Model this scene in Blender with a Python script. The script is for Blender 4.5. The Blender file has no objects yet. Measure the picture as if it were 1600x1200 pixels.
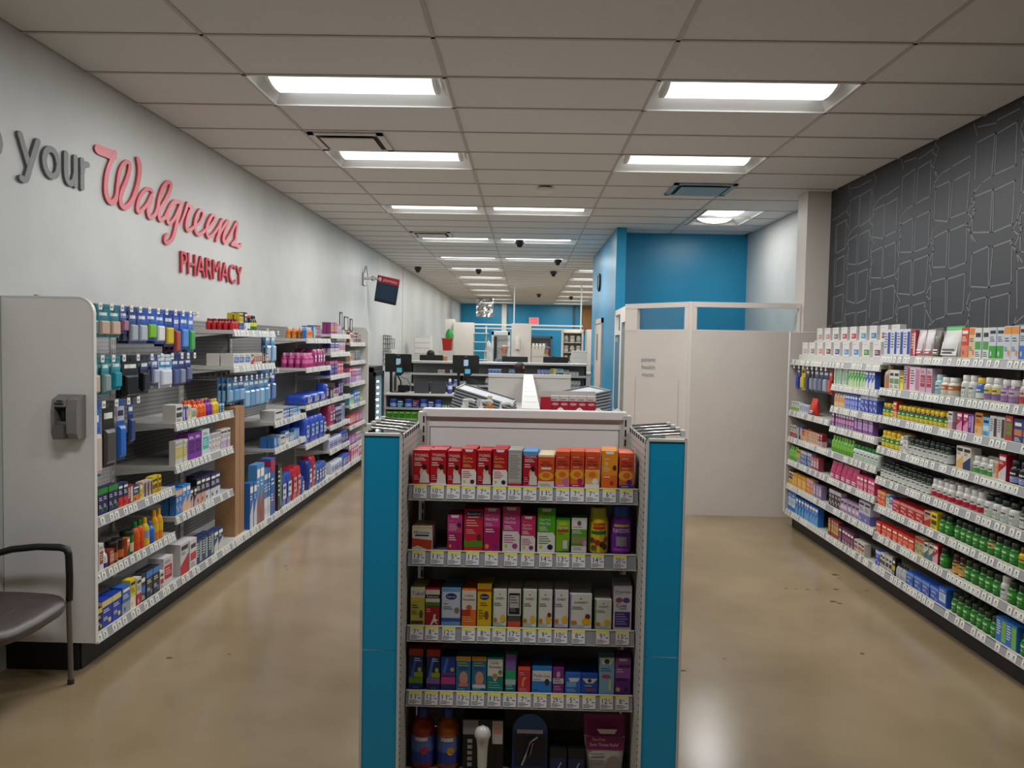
import bpy, math, random, re
from mathutils import Vector, Matrix
R_ = random.Random(7)
SC = bpy.context.scene
COL = SC.collection

# ---------------------------------------------------------------- camera, world, exposure
cd = bpy.data.cameras.new('camera'); cam = bpy.data.objects.new('camera', cd); COL.objects.link(cam)
RW = Matrix(((0.9996691535, -0.0198158255, 0.0163986754), (0.0173671570, 0.0497332225, -0.9986115303), (0.0189727529, 0.9985659416, 0.0500609129)))
cam.matrix_world = Matrix.Translation((0, 0, 1.81)) @ RW.to_4x4()
cd.sensor_width = 36; cd.lens = 1265 / 1600 * 36; cd.clip_start = .05; cd.clip_end = 200
SC.camera = cam
LAMP = 1.1         # glow of the troffer lenses
WATT = 15.5        # output of each troffer
wd = bpy.data.worlds.new('world'); SC.world = wd; wd.use_nodes = True
wd.node_tree.nodes['Background'].inputs[0].default_value = (.8, .85, .9, 1)
wd.node_tree.nodes['Background'].inputs[1].default_value = .2
SC.view_settings.view_transform = 'Standard'; SC.view_settings.look = 'None'
SC.view_settings.exposure = 1.02; SC.view_settings.gamma = 1; SC.view_settings.use_curve_mapping = False
SC.cycles.use_denoising = True
SC.cycles.max_bounces = 7; SC.cycles.diffuse_bounces = 5; SC.cycles.glossy_bounces = 3; SC.cycles.transmission_bounces = 4
SC.cycles.transparent_max_bounces = 6; SC.cycles.caustics_reflective = False; SC.cycles.caustics_refractive = False
SC.cycles.sample_clamp_indirect = 4

# ---------------------------------------------------------------- materials
def lin(h):
    h = h.lstrip('#'); o = []
    for i in (0, 2, 4):
        c = int(h[i:i+2], 16) / 255
        o.append(c / 12.92 if c <= .04045 else ((c + .055) / 1.055) ** 2.4)
    return o[0], o[1], o[2], 1
_M = {}
def M(h, rough=.5, metal=0, emit=0, trans=0, alpha=1, spec=.5):
    k = (h, rough, metal, emit, trans, alpha, spec)
    if k in _M: return _M[k]
    m = bpy.data.materials.new('mat_' + h); m.use_nodes = True
    b = m.node_tree.nodes['Principled BSDF']
    b.inputs['Base Color'].default_value = lin(h); b.inputs['Roughness'].default_value = rough
    b.inputs['Metallic'].default_value = metal; b.inputs['Specular IOR Level'].default_value = spec
    if emit:
        b.inputs['Emission Color'].default_value = lin(h); b.inputs['Emission Strength'].default_value = emit
    if trans: b.inputs['Transmission Weight'].default_value = trans
    if alpha < 1: b.inputs['Alpha'].default_value = alpha
    m.diffuse_color = lin(h); _M[k] = m
    return m
def noisy(name, h1, h2, scale, rough=(.5, .5), bump=0, bscale=None, detail=5, stretch=(1, 1, 1), spec=.5, spots=None):
    m = bpy.data.materials.new(name); m.use_nodes = True; nt = m.node_tree; N = nt.nodes; L = nt.links
    b = N['Principled BSDF']; tc = N.new('ShaderNodeTexCoord'); mp = N.new('ShaderNodeMapping'); mp.inputs['Scale'].default_value = stretch
    L.new(tc.outputs['Object'], mp.inputs[0])
    n = N.new('ShaderNodeTexNoise'); n.inputs['Scale'].default_value = scale; n.inputs['Detail'].default_value = detail
    L.new(mp.outputs[0], n.inputs['Vector'])
    cr = N.new('ShaderNodeValToRGB'); cr.color_ramp.elements[0].position = .33; cr.color_ramp.elements[1].position = .67
    cr.color_ramp.elements[0].color = lin(h1); cr.color_ramp.elements[1].color = lin(h2)
    L.new(n.outputs['Fac'], cr.inputs[0]); out = cr.outputs[0]
    if spots:
        v = N.new('ShaderNodeTexVoronoi'); v.inputs['Scale'].default_value = spots[1]; L.new(mp.outputs[0], v.inputs['Vector'])
        lt = N.new('ShaderNodeMath'); lt.operation = 'LESS_THAN'; lt.inputs[1].default_value = spots[2]; L.new(v.outputs['Distance'], lt.inputs[0])
        mx = N.new('ShaderNodeMix'); mx.data_type = 'RGBA'; L.new(lt.outputs[0], mx.inputs[0]); L.new(out, mx.inputs[6]); mx.inputs[7].default_value = lin(spots[0]); out = mx.outputs[2]
    L.new(out, b.inputs['Base Color']); b.inputs['Specular IOR Level'].default_value = spec
    mr = N.new('ShaderNodeMapRange'); mr.inputs[3].default_value = rough[0]; mr.inputs[4].default_value = rough[1]
    L.new(n.outputs['Fac'], mr.inputs[0]); L.new(mr.outputs[0], b.inputs['Roughness'])
    if bump:
        n2 = N.new('ShaderNodeTexNoise'); n2.inputs['Scale'].default_value = bscale or scale * 8; L.new(mp.outputs[0], n2.inputs['Vector'])
        bp = N.new('ShaderNodeBump'); bp.inputs['Strength'].default_value = bump; bp.inputs['Distance'].default_value = .01
        L.new(n2.outputs['Fac'], bp.inputs['Height']); L.new(bp.outputs[0], b.inputs['Normal'])
    return m
def pegmat(name, h, hole, pitch, axis):
    """white sheet metal with a grid of small punched holes"""
    m = bpy.data.materials.new(name); m.use_nodes = True; nt = m.node_tree; N = nt.nodes; L = nt.links
    b = N['Principled BSDF']; tc = N.new('ShaderNodeTexCoord'); sp = N.new('ShaderNodeSeparateXYZ'); L.new(tc.outputs['Object'], sp.inputs[0])
    d = []
    for a in axis:
        f = N.new('ShaderNodeMath'); f.operation = 'MODULO'; s = N.new('ShaderNodeMath'); s.operation = 'ADD'; s.inputs[1].default_value = 40 * pitch
        L.new(sp.outputs[a], s.inputs[0]); L.new(s.outputs[0], f.inputs[0]); f.inputs[1].default_value = pitch
        c = N.new('ShaderNodeMath'); c.operation = 'SUBTRACT'; L.new(f.outputs[0], c.inputs[0]); c.inputs[1].default_value = pitch / 2
        p = N.new('ShaderNodeMath'); p.operation = 'POWER'; L.new(c.outputs[0], p.inputs[0]); p.inputs[1].default_value = 2; d.append(p)
    ad = N.new('ShaderNodeMath'); L.new(d[0].outputs[0], ad.inputs[0]); L.new(d[1].outputs[0], ad.inputs[1])
    lt = N.new('ShaderNodeMath'); lt.operation = 'LESS_THAN'; L.new(ad.outputs[0], lt.inputs[0]); lt.inputs[1].default_value = (pitch * .17) ** 2
    mx = N.new('ShaderNodeMix'); mx.data_type = 'RGBA'; L.new(lt.outputs[0], mx.inputs[0]); mx.inputs[6].default_value = lin(h); mx.inputs[7].default_value = lin(hole)
    L.new(mx.outputs[2], b.inputs['Base Color']); b.inputs['Roughness'].default_value = .5
    return m

# ---------------------------------------------------------------- mesh building
class MB:
    def __init__(s): s.v = []; s.f = []; s.i = []; s.sm = []; s.ms = []
    def mi(s, m):
        if m not in s.ms: s.ms.append(m)
        return s.ms.index(m)
    def poly(s, pts, m, smooth=False):
        n = len(s.v); s.v += [tuple(p) for p in pts]; s.f.append(tuple(range(n, n + len(pts)))); s.i.append(s.mi(m)); s.sm.append(smooth)
    def faces(s, vs, fs, m, smooth=False):
        n = len(s.v); s.v += [tuple(p) for p in vs]; k = s.mi(m)
        for f in fs: s.f.append(tuple(a + n for a in f)); s.i.append(k); s.sm.append(smooth)
    def box(s, x0, x1, y0, y1, z0, z1, m, mat=None, ch=0):
        if ch:
            vs = []
            for z, c in ((z0, ch), (z0 + ch, 0), (z1 - ch, 0), (z1, ch)):
                a, b, d, e = x0 + c, x1 - c, y0 + c, y1 - c; q = ch if not c else ch * .6
                vs += [(a + q, d, z), (b - q, d, z), (b, d + q, z), (b, e - q, z), (b - q, e, z), (a + q, e, z), (a, e - q, z), (a, d + q, z)]
            fs = [tuple(range(7, -1, -1)), tuple(range(24, 32))]
            for r in range(3):
                for j in range(8): fs.append((r*8+j, r*8+(j+1) % 8, r*8+8+(j+1) % 8, r*8+8+j))
        else:
            vs = [(x0,y0,z0),(x1,y0,z0),(x1,y1,z0),(x0,y1,z0),(x0,y0,z1),(x1,y0,z1),(x1,y1,z1),(x0,y1,z1)]
            fs = [(0,3,2,1),(4,5,6,7),(0,1,5,4),(1,2,6,5),(2,3,7,6),(3,0,4,7)]
        if mat is not None: vs = [mat @ Vector(p) for p in vs]
        s.faces(vs, fs, m)
    def lathe(s, prof, m, n=12, c=(0, 0, 0), smooth=True, ends=True):
        vs = []; fs = []
        for r, z in prof:
            for k in range(n): a = 2*math.pi*k/n; vs.append((c[0]+r*math.cos(a), c[1]+r*math.sin(a), c[2]+z))
        for j in range(len(prof)-1):
            for k in range(n): fs.append((j*n+k, j*n+(k+1) % n, (j+1)*n+(k+1) % n, (j+1)*n+k))
        s.faces(vs, fs, m, smooth)
        if ends:
            b = len(prof)-1
            s.poly([vs[k] for k in range(n-1, -1, -1)], m); s.poly([vs[b*n+k] for k in range(n)], m)
    def loft(s, rings, m, smooth=True, ends=True):
        n = len(rings[0]); vs = [p for r in rings for p in r]; fs = []
        for j in range(len(rings)-1):
            for k in range(n): fs.append((j*n+k, j*n+(k+1) % n, (j+1)*n+(k+1) % n, (j+1)*n+k))
        s.faces(vs, fs, m, smooth)
        if ends: s.poly(rings[0][::-1], m); s.poly(rings[-1], m)
    def tube(s, pts, r, m, n=6):
        pts = [Vector(p) for p in pts]; rings = []
        for i, p in enumerate(pts):
            d = (pts[min(i+1, len(pts)-1)] - pts[max(i-1, 0)]).normalized()
            u = d.cross(Vector((0, 0, 1)) if abs(d.z) < .9 else Vector((1, 0, 0))).normalized(); w = d.cross(u)
            rr = r[i] if isinstance(r, (list, tuple)) else r
            rings.append([p + rr*(math.cos(2*math.pi*k/n)*u + math.sin(2*math.pi*k/n)*w) for k in range(n)])
        s.loft(rings, m)
    def prism(s, pts, d, m, fn):
        """outline pts (2-D) given thickness d; fn(a, b, t) -> 3-D"""
        a = [fn(p[0], p[1], 0) for p in pts]; b = [fn(p[0], p[1], d) for p in pts]; n = len(pts)
        s.poly(a[::-1], m); s.poly(b, m)
        for k in range(n): s.poly([a[k], a[(k+1) % n], b[(k+1) % n], b[k]], m)
    def text(s, t, m, fn, h=None, w=None, ext=0):
        vs, fs, tw, z0, z1 = textmesh(t, ext)
        sy = h / .72 if h else 1; sx = (w / tw) if w else sy
        s.faces([fn((p[0] - tw/2)*sx, p[1]*sy, p[2]) for p in vs], fs, m)
    def mesh(s, name):
        me = bpy.data.meshes.new(name); me.from_pydata(s.v, [], s.f)
        for m in s.ms: me.materials.append(m)
        me.polygons.foreach_set('material_index', s.i); me.polygons.foreach_set('use_smooth', s.sm); me.update()
        return me
    def build(s, name, parent=None, **kw): return ob(name, s.mesh(name), parent, **kw)
_T = {}
def textmesh(t, ext=0):
    k = (t, ext)
    if k not in _T:
        c = bpy.data.curves.new('lettering', 'FONT'); c.body = t; c.resolution_u = 3; c.extrude = ext
        o = bpy.data.objects.new('lettering', c); me = o.to_mesh()
        vs = [tuple(v.co) for v in me.vertices]; fs = [tuple(p.vertices) for p in me.polygons]; o.to_mesh_clear()
        bpy.data.objects.remove(o); bpy.data.curves.remove(c)
        x0 = min(v[0] for v in vs); x1 = max(v[0] for v in vs)
        vs = [(v[0]-x0, v[1], v[2]) for v in vs]
        _T[k] = (vs, fs, x1-x0, min(v[1] for v in vs), max(v[1] for v in vs))
    return _T[k]
def ob(name, me, parent=None, loc=None, rz=0, label=None, cat=None, group=None, kind=None):
    o = bpy.data.objects.new(name, me); COL.objects.link(o)
    if parent is not None: o.parent = parent
    if loc is not None: o.location = loc
    if rz: o.rotation_euler = (0, 0, rz)
    if label: o['label'] = label
    if cat: o['category'] = cat
    if group: o['group'] = group
    if kind: o['kind'] = kind
    return o
def thing(name, label, cat, loc=(0, 0, 0), rz=0, group=None): return ob(name, None, None, loc, rz, label, cat, group)
_C = {}
def cached(key, fn):
    if key not in _C: _C[key] = fn()
    return _C[key]
def boxo(name, dims, m, parent=None, ch=0, **kw):
    b = MB(); b.box(*dims, m, ch=ch); return b.build(name, parent, **kw)
ORD = 'first second third fourth fifth sixth seventh eighth ninth tenth eleventh twelfth thirteenth fourteenth fifteenth sixteenth seventeenth eighteenth nineteenth twentieth'.split()
TENS = {20: 'twenty', 30: 'thirty', 40: 'forty', 50: 'fifty'}
def ordw(n):
    if n <= 20: return ORD[n-1]
    t, u = n//10*10, n % 10
    return TENS[t][:-1] + 'ieth' if not u else TENS[t] + '-' + ORD[u-1]

# ---------------------------------------------------------------- setting
CEIL = 3.45; XL, XR = -2.78, 3.16; YB, YE = -5.0, 34.2
WHITE = noisy('wall_paint', 'bfbfbb', 'c6c6c2', 3, (.42, .5), .03, 90)
BLUE = noisy('blue_paint', '1184ae', '1489b3', 2, (.3, .38), .02, 90)
GREYW = noisy('dark_wallpaper', '2c2d31', '313236', 2, (.44, .52))
CREAM = noisy('partition_paint', 'cdc4bb', 'd2c9c0', 2, (.5, .6))
FLOOR = noisy('polished_concrete', '877458', '9c886a', 1.1, (.13, .27), .02, 30, 9, spec=.42, spots=('4c3f32', 1.3, .025))
TILE = noisy('ceiling_tile_board', 'd8d6d3', 'dcdad7', 30, (.9, .95), .15, 160)
def wall(name, dims, m): return boxo(name, dims, m, kind='structure')
wall('floor', (XL-.3, XR+.5, YB, YE+.2, -.12, 0), FLOOR)
b = MB()
for x, y, r in [(-1.977,4.455,0.014),(-1.667,4.532,0.008),(2.524,6.477,0.022),(2.519,6.37,0.01),(2.002,6.077,0.01),(2.076,6.067,0.007),(2.159,6.057,0.012),(2.233,6.063,0.009),(2.377,6.074,0.016),(2.601,6.06,0.011),(2.245,5.776,0.02),(2.275,5.735,0.014),(0.917,4.459,0.012),(-1.915,7.554,0.012),(-1.779,7.541,0.014),(-1.889,6.362,0.012),(-1.842,6.256,0.01),(1.192,4.652,0.008)]: b.poly([(x+r*(1.3+.3*math.sin(3*a))*math.cos(a*math.pi/5), y+r*math.sin(a*math.pi/5)*(1+.3*math.cos(2*a)), .0006) for a in range(10)], M('4a3d30', .6))
b.build('floor_stains', bpy.data.objects['floor'], kind='stuff')
wall('wall_left', (XL-.12, XL, YB, YE, 0, CEIL+.15), WHITE)
wr = wall('wall_right', (XR, XR+.12, YB, 8.6, 0, CEIL+.15), GREYW)
wall('wall_right_white', (XR+.04, XR+.16, 8.9, 12.06, 0, CEIL+.15), WHITE)
wall('wall_right_back', (XR, XR+.12, 12.1, YE, 0, CEIL+.15), WHITE)
wall('wall_pilaster', (2.915, XR+.14, 8.6, 8.9, 0, CEIL), CREAM)
wall('wall_back', (XL, XR, YE, YE+.12, 0, CEIL+.15), BLUE)
wall('wall_front', (XL, XR, YB-.12, YB, 0, CEIL+.15), WHITE)
wall('wall_partition', (1.235, 1.37, 11.4, 15.4, 0, CEIL), BLUE)
wall('wall_alcove', (1.37, XR+.04, 11.95, 12.08, 0, CEIL), BLUE)
b = MB(); b.box(XL-.01, XL+.004, 18.1, 18.13, .2, 3.42, M('8d8f8c', .5)); b.build('trim_1', kind='structure')
# wallpaper line print
b = MB(); LM = M('737378', .5)
def seg(p, q, w=.005):
    d = Vector((q[0]-p[0], q[1]-p[1])); n = Vector((-d.y, d.x)).normalized()*w; e = d.normalized()*w
    b.poly([(XR-.0012, p[0]-e.x+n.x, p[1]-e.y+n.y), (XR-.0012, p[0]-e.x-n.x, p[1]-e.y-n.y), (XR-.0012, q[0]+e.x-n.x, q[1]+e.y-n.y), (XR-.0012, q[0]+e.x+n.x, q[1]+e.y+n.y)], LM)
def line(*pts):
    for p, q in zip(pts, pts[1:]):
        if max(p[1], q[1]) < CEIL-.005 and max(p[0], q[0]) < 8.59: seg(p, q)
rp = random.Random(11)
for c in range(-1, 14):
    y = 2.0 + c*.56
    for r in range(-1, 7):
        z = 1.52 + r*.37 + (.185 if c % 2 else 0) + rp.uniform(-.015, .015); e = lambda: rp.uniform(-.014, .014)
        q = [(y+.02+e(), z+.02), (y+.25+e(), z+e()), (y+.25+e(), z+.28), (y+.02+e(), z+.30)]
        line(q[0], q[1], q[2], q[3], q[0])
        q2 = [(y+.28+e(), z+e()), (y+.50+e(), z+.03), (y+.50+e(), z+.27+e()), (y+.28+e(), z+.29)]
        if r % 3 == 1: line(q2[1], q2[2], q2[3], q2[0], (y+.41, z-.02), (y+.53, z-.08), (y+.49, z-.14))
        else: line(q2[0], q2[1], q2[2], q2[3], q2[0])
        if (c + r) % 2: line((y+.50, z+.33), (y+.54, z+.24), (y+.48, z+.18), (y+.55, z+.07), (y+.50, z-.03))
        if (c + 2*r) % 3 == 0: line((y+.50, z+.13), (y+.58, z+.18), (y+.52, z+.24)); line((y+.46, z-.04), (y+.60, z+.10))
b.build('wallpaper_line_print', wr, kind='stuff')

# ceiling: slab, tiles, grid
XS = [XL, -1.795, -.535, .785, 2.05, XR]; XS2 = [XL, -1.795, -.535, 1.05, 2.31, XR]
ANCH = [2.5, 5.10, 7.07, 9.84, 12.77, 15.65, 17.9, 20.2, 22.6, 25.0, 27.5, 30.0, 32.4, YE]
ROWN = [4, 3, 4, 5, 5, 4, 4, 4, 4, 4, 4, 4, 3]
YS = []
for a, c, n in zip(ANCH, ANCH[1:], ROWN): YS += [a + (c-a)*k/n for k in range(n)]
YS.append(YE)
ceil = wall('ceiling', (XL, XR+.2, YB, YE, CEIL+.16, CEIL+.24), TILE)
LIGHTS = {}
def cell(y, col): LIGHTS[(min(range(len(YS)-1), key=lambda i: abs(YS[i]-y)), col)] = 1
for y in (5.10, 7.07): cell(y, 1); cell(y, 3)
for y in (9.84, 12.77, 15.65): cell(y, 1); cell(y, 2)
for y in (17.9, 20.2, 22.6, 25.0, 27.5, 30.0, 32.4): cell(y, 1); cell(y, 3)
ALC = (2.13, 2.83, 9.80, 11.08)
gb = MB(); GM = M('b6b0a8', .5)
def gbar(x0, x1, y0, y1): gb.box(x0, x1, y0, y1, CEIL-.002, CEIL+.03, GM)
for i in range(len(YS)-1):
    xs = XS if YS[i] < 17.85 else XS2
    y0, y1 = YS[i], YS[i+1]
    for c in range(5):
        if (i, c) in LIGHTS: continue
        x0, x1 = xs[c], xs[c+1]
        if 11.95 > y0 > 9.5 and x0 > 2 and y0 < ALC[3] and y1 > ALC[2]: continue
        w, d = x1-x0-.02, y1-y0-.02
        me = cached(('tile', round(w, 3), round(d, 2)), lambda: (lambda q: (q.box(-w/2, w/2, -d/2, d/2, 0, .02, TILE), q.mesh('ceiling_tile'))[1])(MB()))
        ob('ceiling_tile', me, ceil, ((x0+x1)/2, (y0+y1)/2, CEIL+.004))
    gbar(XL, XR, y0-.012, y0+.012)
    for x in xs[1:-1]: gbar(x-.012, x+.012, y0, y1)
gb.build('ceiling_grid', ceil, kind='stuff')
# cells around the alcove light
for (x0, x1, y0, y1) in ((2.06, 2.13, 9.2, 11.7), (2.83, 3.2, 9.2, 11.7), (2.13, 2.83, 9.2, 9.80), (2.13, 2.83, 11.08, 11.7)):
    boxo('ceiling_tile', (x0, x1-.004, y0, y1-.004, CEIL+.006, CEIL+.026), TILE, ceil)
b = MB()
for k in range(12):
    for c in range(5):
        y0 = YB + k*.625
        if k == 11 and c in (1, 3): continue
        b.box(XS[c]+.01, XS[c+1]-.01, y0+.01, y0+.615, CEIL+.004, CEIL+.024, TILE)
b.build('ceiling_tiles_rear', ceil, kind='stuff')
# recessed lights
LENS = M('fbfdff', .6, emit=LAMP); PAN = M('e4e4e2', .35); ENDM = M('efefec', .4)
def troffer(w, d, loc, rz, label, watt=1):
    t = thing('ceiling_light', label, 'ceiling light', loc, rz, 'recessed fluorescent ceiling lights')
    def parts():
        hw, hd = w/2, d/2; iw, id_ = hw-.10, hd-.11
        p = MB(); z = .095
        p.poly([(-hw, -hd, 0), (hw, -hd, 0), (hw-.07, -id_, z), (-hw+.07, -id_, z)], PAN); p.poly([(hw, hd, 0), (-hw, hd, 0), (-hw+.07, id_, z), (hw-.07, id_, z)], PAN)
        p.poly([(-hw, hd, 0), (-hw, -hd, 0), (-hw+.07, -id_, z), (-hw+.07, id_, z)], PAN); p.poly([(hw, -hd, 0), (hw, hd, 0), (hw-.07, id_, z), (hw-.07, -id_, z)], PAN)
        p.box(-hw+.06, hw-.06, -id_-.01, id_+.01, z, z+.015, PAN)
        l = MB(); n = 8; pr = []
        for k in range(n+1):
            a = math.pi*k/n; pr.append((-math.cos(a)*(id_-.005), z-.004-math.sin(a)*.078))
        for k in range(n): l.poly([(-iw, *pr[k]), (iw, *pr[k]), (iw, *pr[k+1]), (-iw, *pr[k+1])], LENS)
        es = []
        for s in (-1, 1):
            e = MB(); e.prism([(q[0]*1.03, q[1]-.002) for q in pr], .022*s, ENDM, lambda a, c, tt: (s*iw+tt, a, c)); es.append(e.mesh('end_cap'))
        fr = MB()
        for (a, c, f, g) in ((-hw, hw, -hd, -hd+.014), (-hw, hw, hd-.014, hd), (-hw, -hw+.014, -hd, hd), (hw-.014, hw, -hd, hd)): fr.box(a, c, f, g, -.004, .004, ENDM)
        return p.mesh('reflector'), l.mesh('lens'), es[0], es[1], fr.mesh('frame')
    for n, me in zip(('reflector', 'lens', 'end_cap', 'end_cap', 'frame'), cached(('trof', round(w, 3), round(d, 2)), parts)): ob(n, me, t)
    ld = bpy.data.lights.new('tubes', 'AREA'); ld.shape = 'RECTANGLE'; ld.size = w-.22; ld.size_y = d-.25; ld.energy = WATT*watt; ld.color = (.985, 1.0, 1.0)
    ob('tubes', ld, t, (0, 0, -.001))
cnt = {1: 0, 2: 0, 3: 0}
for (i, c) in sorted(LIGHTS):
    xs = XS if YS[i] < 17.85 else XS2; cnt[c] += 1
    side = {1: 'left row', 2: 'middle pair', 3: 'right row'}[c]
    troffer(xs[c+1]-xs[c]-.01, YS[i+1]-YS[i]-.01, ((xs[c]+xs[c+1])/2, (YS[i]+YS[i+1])/2, CEIL), 0, f'recessed fluorescent ceiling light, {ordw(cnt[c])} from the front in the {side}')
troffer(1.27, .69, ((ALC[0]+ALC[1])/2, (ALC[2]+ALC[3])/2, CEIL), math.pi/2, 'recessed light turned lengthwise over the white patient room', .62)
for c in (1, 3): troffer(XS[c+1]-XS[c]-.01, .615, ((XS[c]+XS[c+1])/2, YB+11.5*.625, CEIL), 0, f'recessed ceiling light overhead out of view, {"left" if c == 1 else "right"} one')
# vents, smoke detector, cameras
def vent(x0, x1, y0, y1, label, h):
    t = thing('ceiling_vent', label, 'air vent', ((x0+x1)/2, (y0+y1)/2, CEIL)); hw, hd = (x1-x0)/2, (y1-y0)/2; m = M(h, .5); k = M('2a2826', .7)
    b = MB(); b.box(-hw, hw, -hd, -hd+.05, -.012, .0, m); b.box(-hw, hw, hd-.05, hd, -.012, 0, m); b.box(-hw, -hw+.05, -hd, hd, -.012, 0, m); b.box(hw-.05, hw, -hd, hd, -.012, 0, m); b.build('frame', t)
    boxo('recess', (-hw+.04, hw-.04, -hd+.04, hd-.04, -.006, .002), k, t)
    boxo('face_plate', (-hw+.085, hw-.085, -hd+.085, hd-.085, -.03, -.018), m, t, ch=.004)
vent(-1.77, -1.17, 6.47, 7.04, 'square white air diffuser beside the second left ceiling light', 'd6d2cc')
vent(1.46, 2.10, 8.25, 8.86, 'square air diffuser tinted blue in front of the patient room', '8fa9b5')
vent(-1.77, -1.17, 12.15, 12.74, 'square air diffuser beside the fourth row of ceiling lights', 'cfcbc5')
t = thing('smoke_detector', 'round white smoke detector on the ceiling before the third light row', 'smoke detector', (.168, 8.557, CEIL))
b = MB(); b.lathe([(.062, 0), (.062, -.012), (.05, -.018)], M('3a3532', .6), 16); b.build('mounting_ring', t)
b = MB(); b.lathe([(.085, -.014), (.088, -.03), (.075, -.05), (.02, -.056)], M('dad6d0', .5), 16); b.build('cover', t)
for (x, y, lb) in ((-2.409, 17.86, 'black dome camera on the ceiling near the left wall'), (-.133, 12.9, 'black dome camera in front of the fourth light row'), (.58, 15.72, 'black dome camera in front of the fifth light row'),
                   (-1.084, 18.0, 'black dome camera in front of the sixth left light'), (.586, 18.3, 'black dome camera on bare tiles between the light rows'), (.387, 26.6, 'small black dome camera far back by the duct side'), (1.495, 27.6, 'small black dome camera in front of a far right light')):
    t = thing('dome_camera', lb, 'security camera', (x, y, CEIL-.01))
    b = MB(); b.lathe([(.075, 0), (.075, -.05), (.06, -.06)], M('2c2b2a', .5), 14); b.build('housing', t)
    b = MB(); b.lathe([(.055, -.058), (.05, -.09), (.03, -.11), (.008, -.115)], M('0c0c0d', .1), 14); b.build('dome', t)

# ---------------------------------------------------------------- wall lettering
def letters(txt, name, label, cat, y0, y1, z0, z1, m, depth=.014, side=None):
    """letters of a word, each a part, fitted to the box on the left wall"""
    vs, fs, tw, b0, b1 = textmesh(txt); sx = (y1-y0)/tw; sz = (z1-z0)/(b1-b0)
    t = thing(name, label, cat, (XL, y0, z0))
    x = 0
    lay = [textmesh(c) for c in txt]; tot = sum(l[2] for l in lay); gap = (tw-tot)/max(1, len(txt)-1)
    for c, l in zip(txt, lay):
        v2, f2, w2, c0, c1 = textmesh(c, .5)
        b = MB(); b.faces([(.006+(p[2]+.5)*depth, (x+p[0])*sx, (p[1]-b0)*sz) for p in v2], f2, m); b.build('letter', t)
        x += w2+gap
GL = M('6f706f', .45); RL = M('c2404c', .45)
letters('PHARMACY', 'wall_lettering', 'narrow red raised lettering reading pharmacy under the red script', 'wall lettering', 6.448, 7.84, 2.322, 2.50, M('bb2436', .45))
SCRIPT = [[(5.225,3.002,0.063),(5.3,3.005,0.063),(5.387,3.006,0.068)],[(5.427,3.032,0.028),(5.362,2.944,0.027),(5.322,2.873,0.027),(5.305,2.801,0.028),(5.311,2.735,0.031),(5.354,2.694,0.033),(5.413,2.709,0.034),(5.442,2.754,0.023),(5.459,2.832,0.023),(5.484,2.911,0.024),(5.527,2.97,0.024),(5.59,3.008,0.026),(5.624,2.997,0.025),(5.611,2.938,0.024),(5.568,2.863,0.026),(5.515,2.792,0.028),(5.492,2.733,0.028),(5.514,2.692,0.032),(5.577,2.697,0.034),(5.652,2.751,0.031),(5.707,2.828,0.029),(5.746,2.908,0.029),(5.764,2.985,0.031),(5.755,3.036,0.034),(5.739,3.061,0.029)],[(5.966,2.871,0.028),(5.936,2.884,0.026),(5.871,2.872,0.026),(5.791,2.817,0.025),(5.742,2.751,0.025),(5.741,2.693,0.029),(5.801,2.713,0.023),(5.888,2.776,0.022),(5.954,2.847,0.026),(5.924,2.782,0.026),(5.89,2.722,0.025),(5.917,2.678,0.028),(5.989,2.703,0.026),(6.042,2.758,0.026),(6.07,2.835,0.027),(6.133,2.93,0.027),(6.211,2.988,0.027),(6.27,2.992,0.026),(6.247,2.928,0.026),(6.184,2.855,0.026),(6.094,2.772,0.027),(6.063,2.717,0.027),(6.088,2.685,0.028),(6.167,2.716,0.025)],[(6.167,2.716,0.022),(6.219,2.769,0.026),(6.285,2.835,0.028),(6.364,2.874,0.028),(6.45,2.878,0.029)],[(6.429,2.876,0.028),(6.332,2.854,0.025),(6.245,2.779,0.026),(6.212,2.712,0.026),(6.238,2.681,0.026),(6.325,2.729,0.023),(6.408,2.812,0.026),(6.457,2.872,0.023),(6.422,2.802,0.028),(6.377,2.719,0.028),(6.342,2.639,0.028),(6.291,2.568,0.028),(6.205,2.529,0.027),(6.163,2.538,0.022),(6.172,2.576,0.02),(6.212,2.597,0.017)],[(6.377,2.69,0.014),(6.435,2.71,0.019),(6.506,2.786,0.019),(6.572,2.88,0.024),(6.582,2.9,0.019)],[(6.582,2.894,0.021),(6.623,2.874,0.028),(6.668,2.877,0.028),(6.601,2.813,0.028),(6.557,2.728,0.031),(6.571,2.679,0.031),(6.638,2.692,0.027),(6.721,2.734,0.023),(6.806,2.765,0.023),(6.885,2.833,0.025),(6.885,2.88,0.026),(6.821,2.876,0.026),(6.751,2.812,0.027),(6.718,2.74,0.027),(6.744,2.682,0.029),(6.821,2.677,0.028),(6.933,2.727,0.025),(7.032,2.772,0.024),(7.131,2.838,0.025),(7.148,2.88,0.025),(7.083,2.875,0.025),(6.999,2.806,0.027),(6.958,2.73,0.028),(6.999,2.679,0.028),(7.083,2.705,0.026),(7.186,2.768,0.023),(7.319,2.877,0.022)],[(7.319,2.877,0.022),(7.292,2.83,0.024),(7.239,2.749,0.024),(7.183,2.669,0.024)],[(7.183,2.669,0.024),(7.293,2.77,0.024),(7.439,2.875,0.023),(7.476,2.877,0.024),(7.384,2.775,0.029),(7.347,2.703,0.031),(7.384,2.678,0.031),(7.458,2.724,0.026),(7.572,2.815,0.024),(7.69,2.912,0.022),(7.694,2.867,0.027),(7.671,2.787,0.028),(7.651,2.732,0.028),(7.554,2.685,0.021)],[(7.554,2.681,0.028),(7.652,2.693,0.044),(7.752,2.684,0.034),(7.803,2.715,0.021)]]
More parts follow.
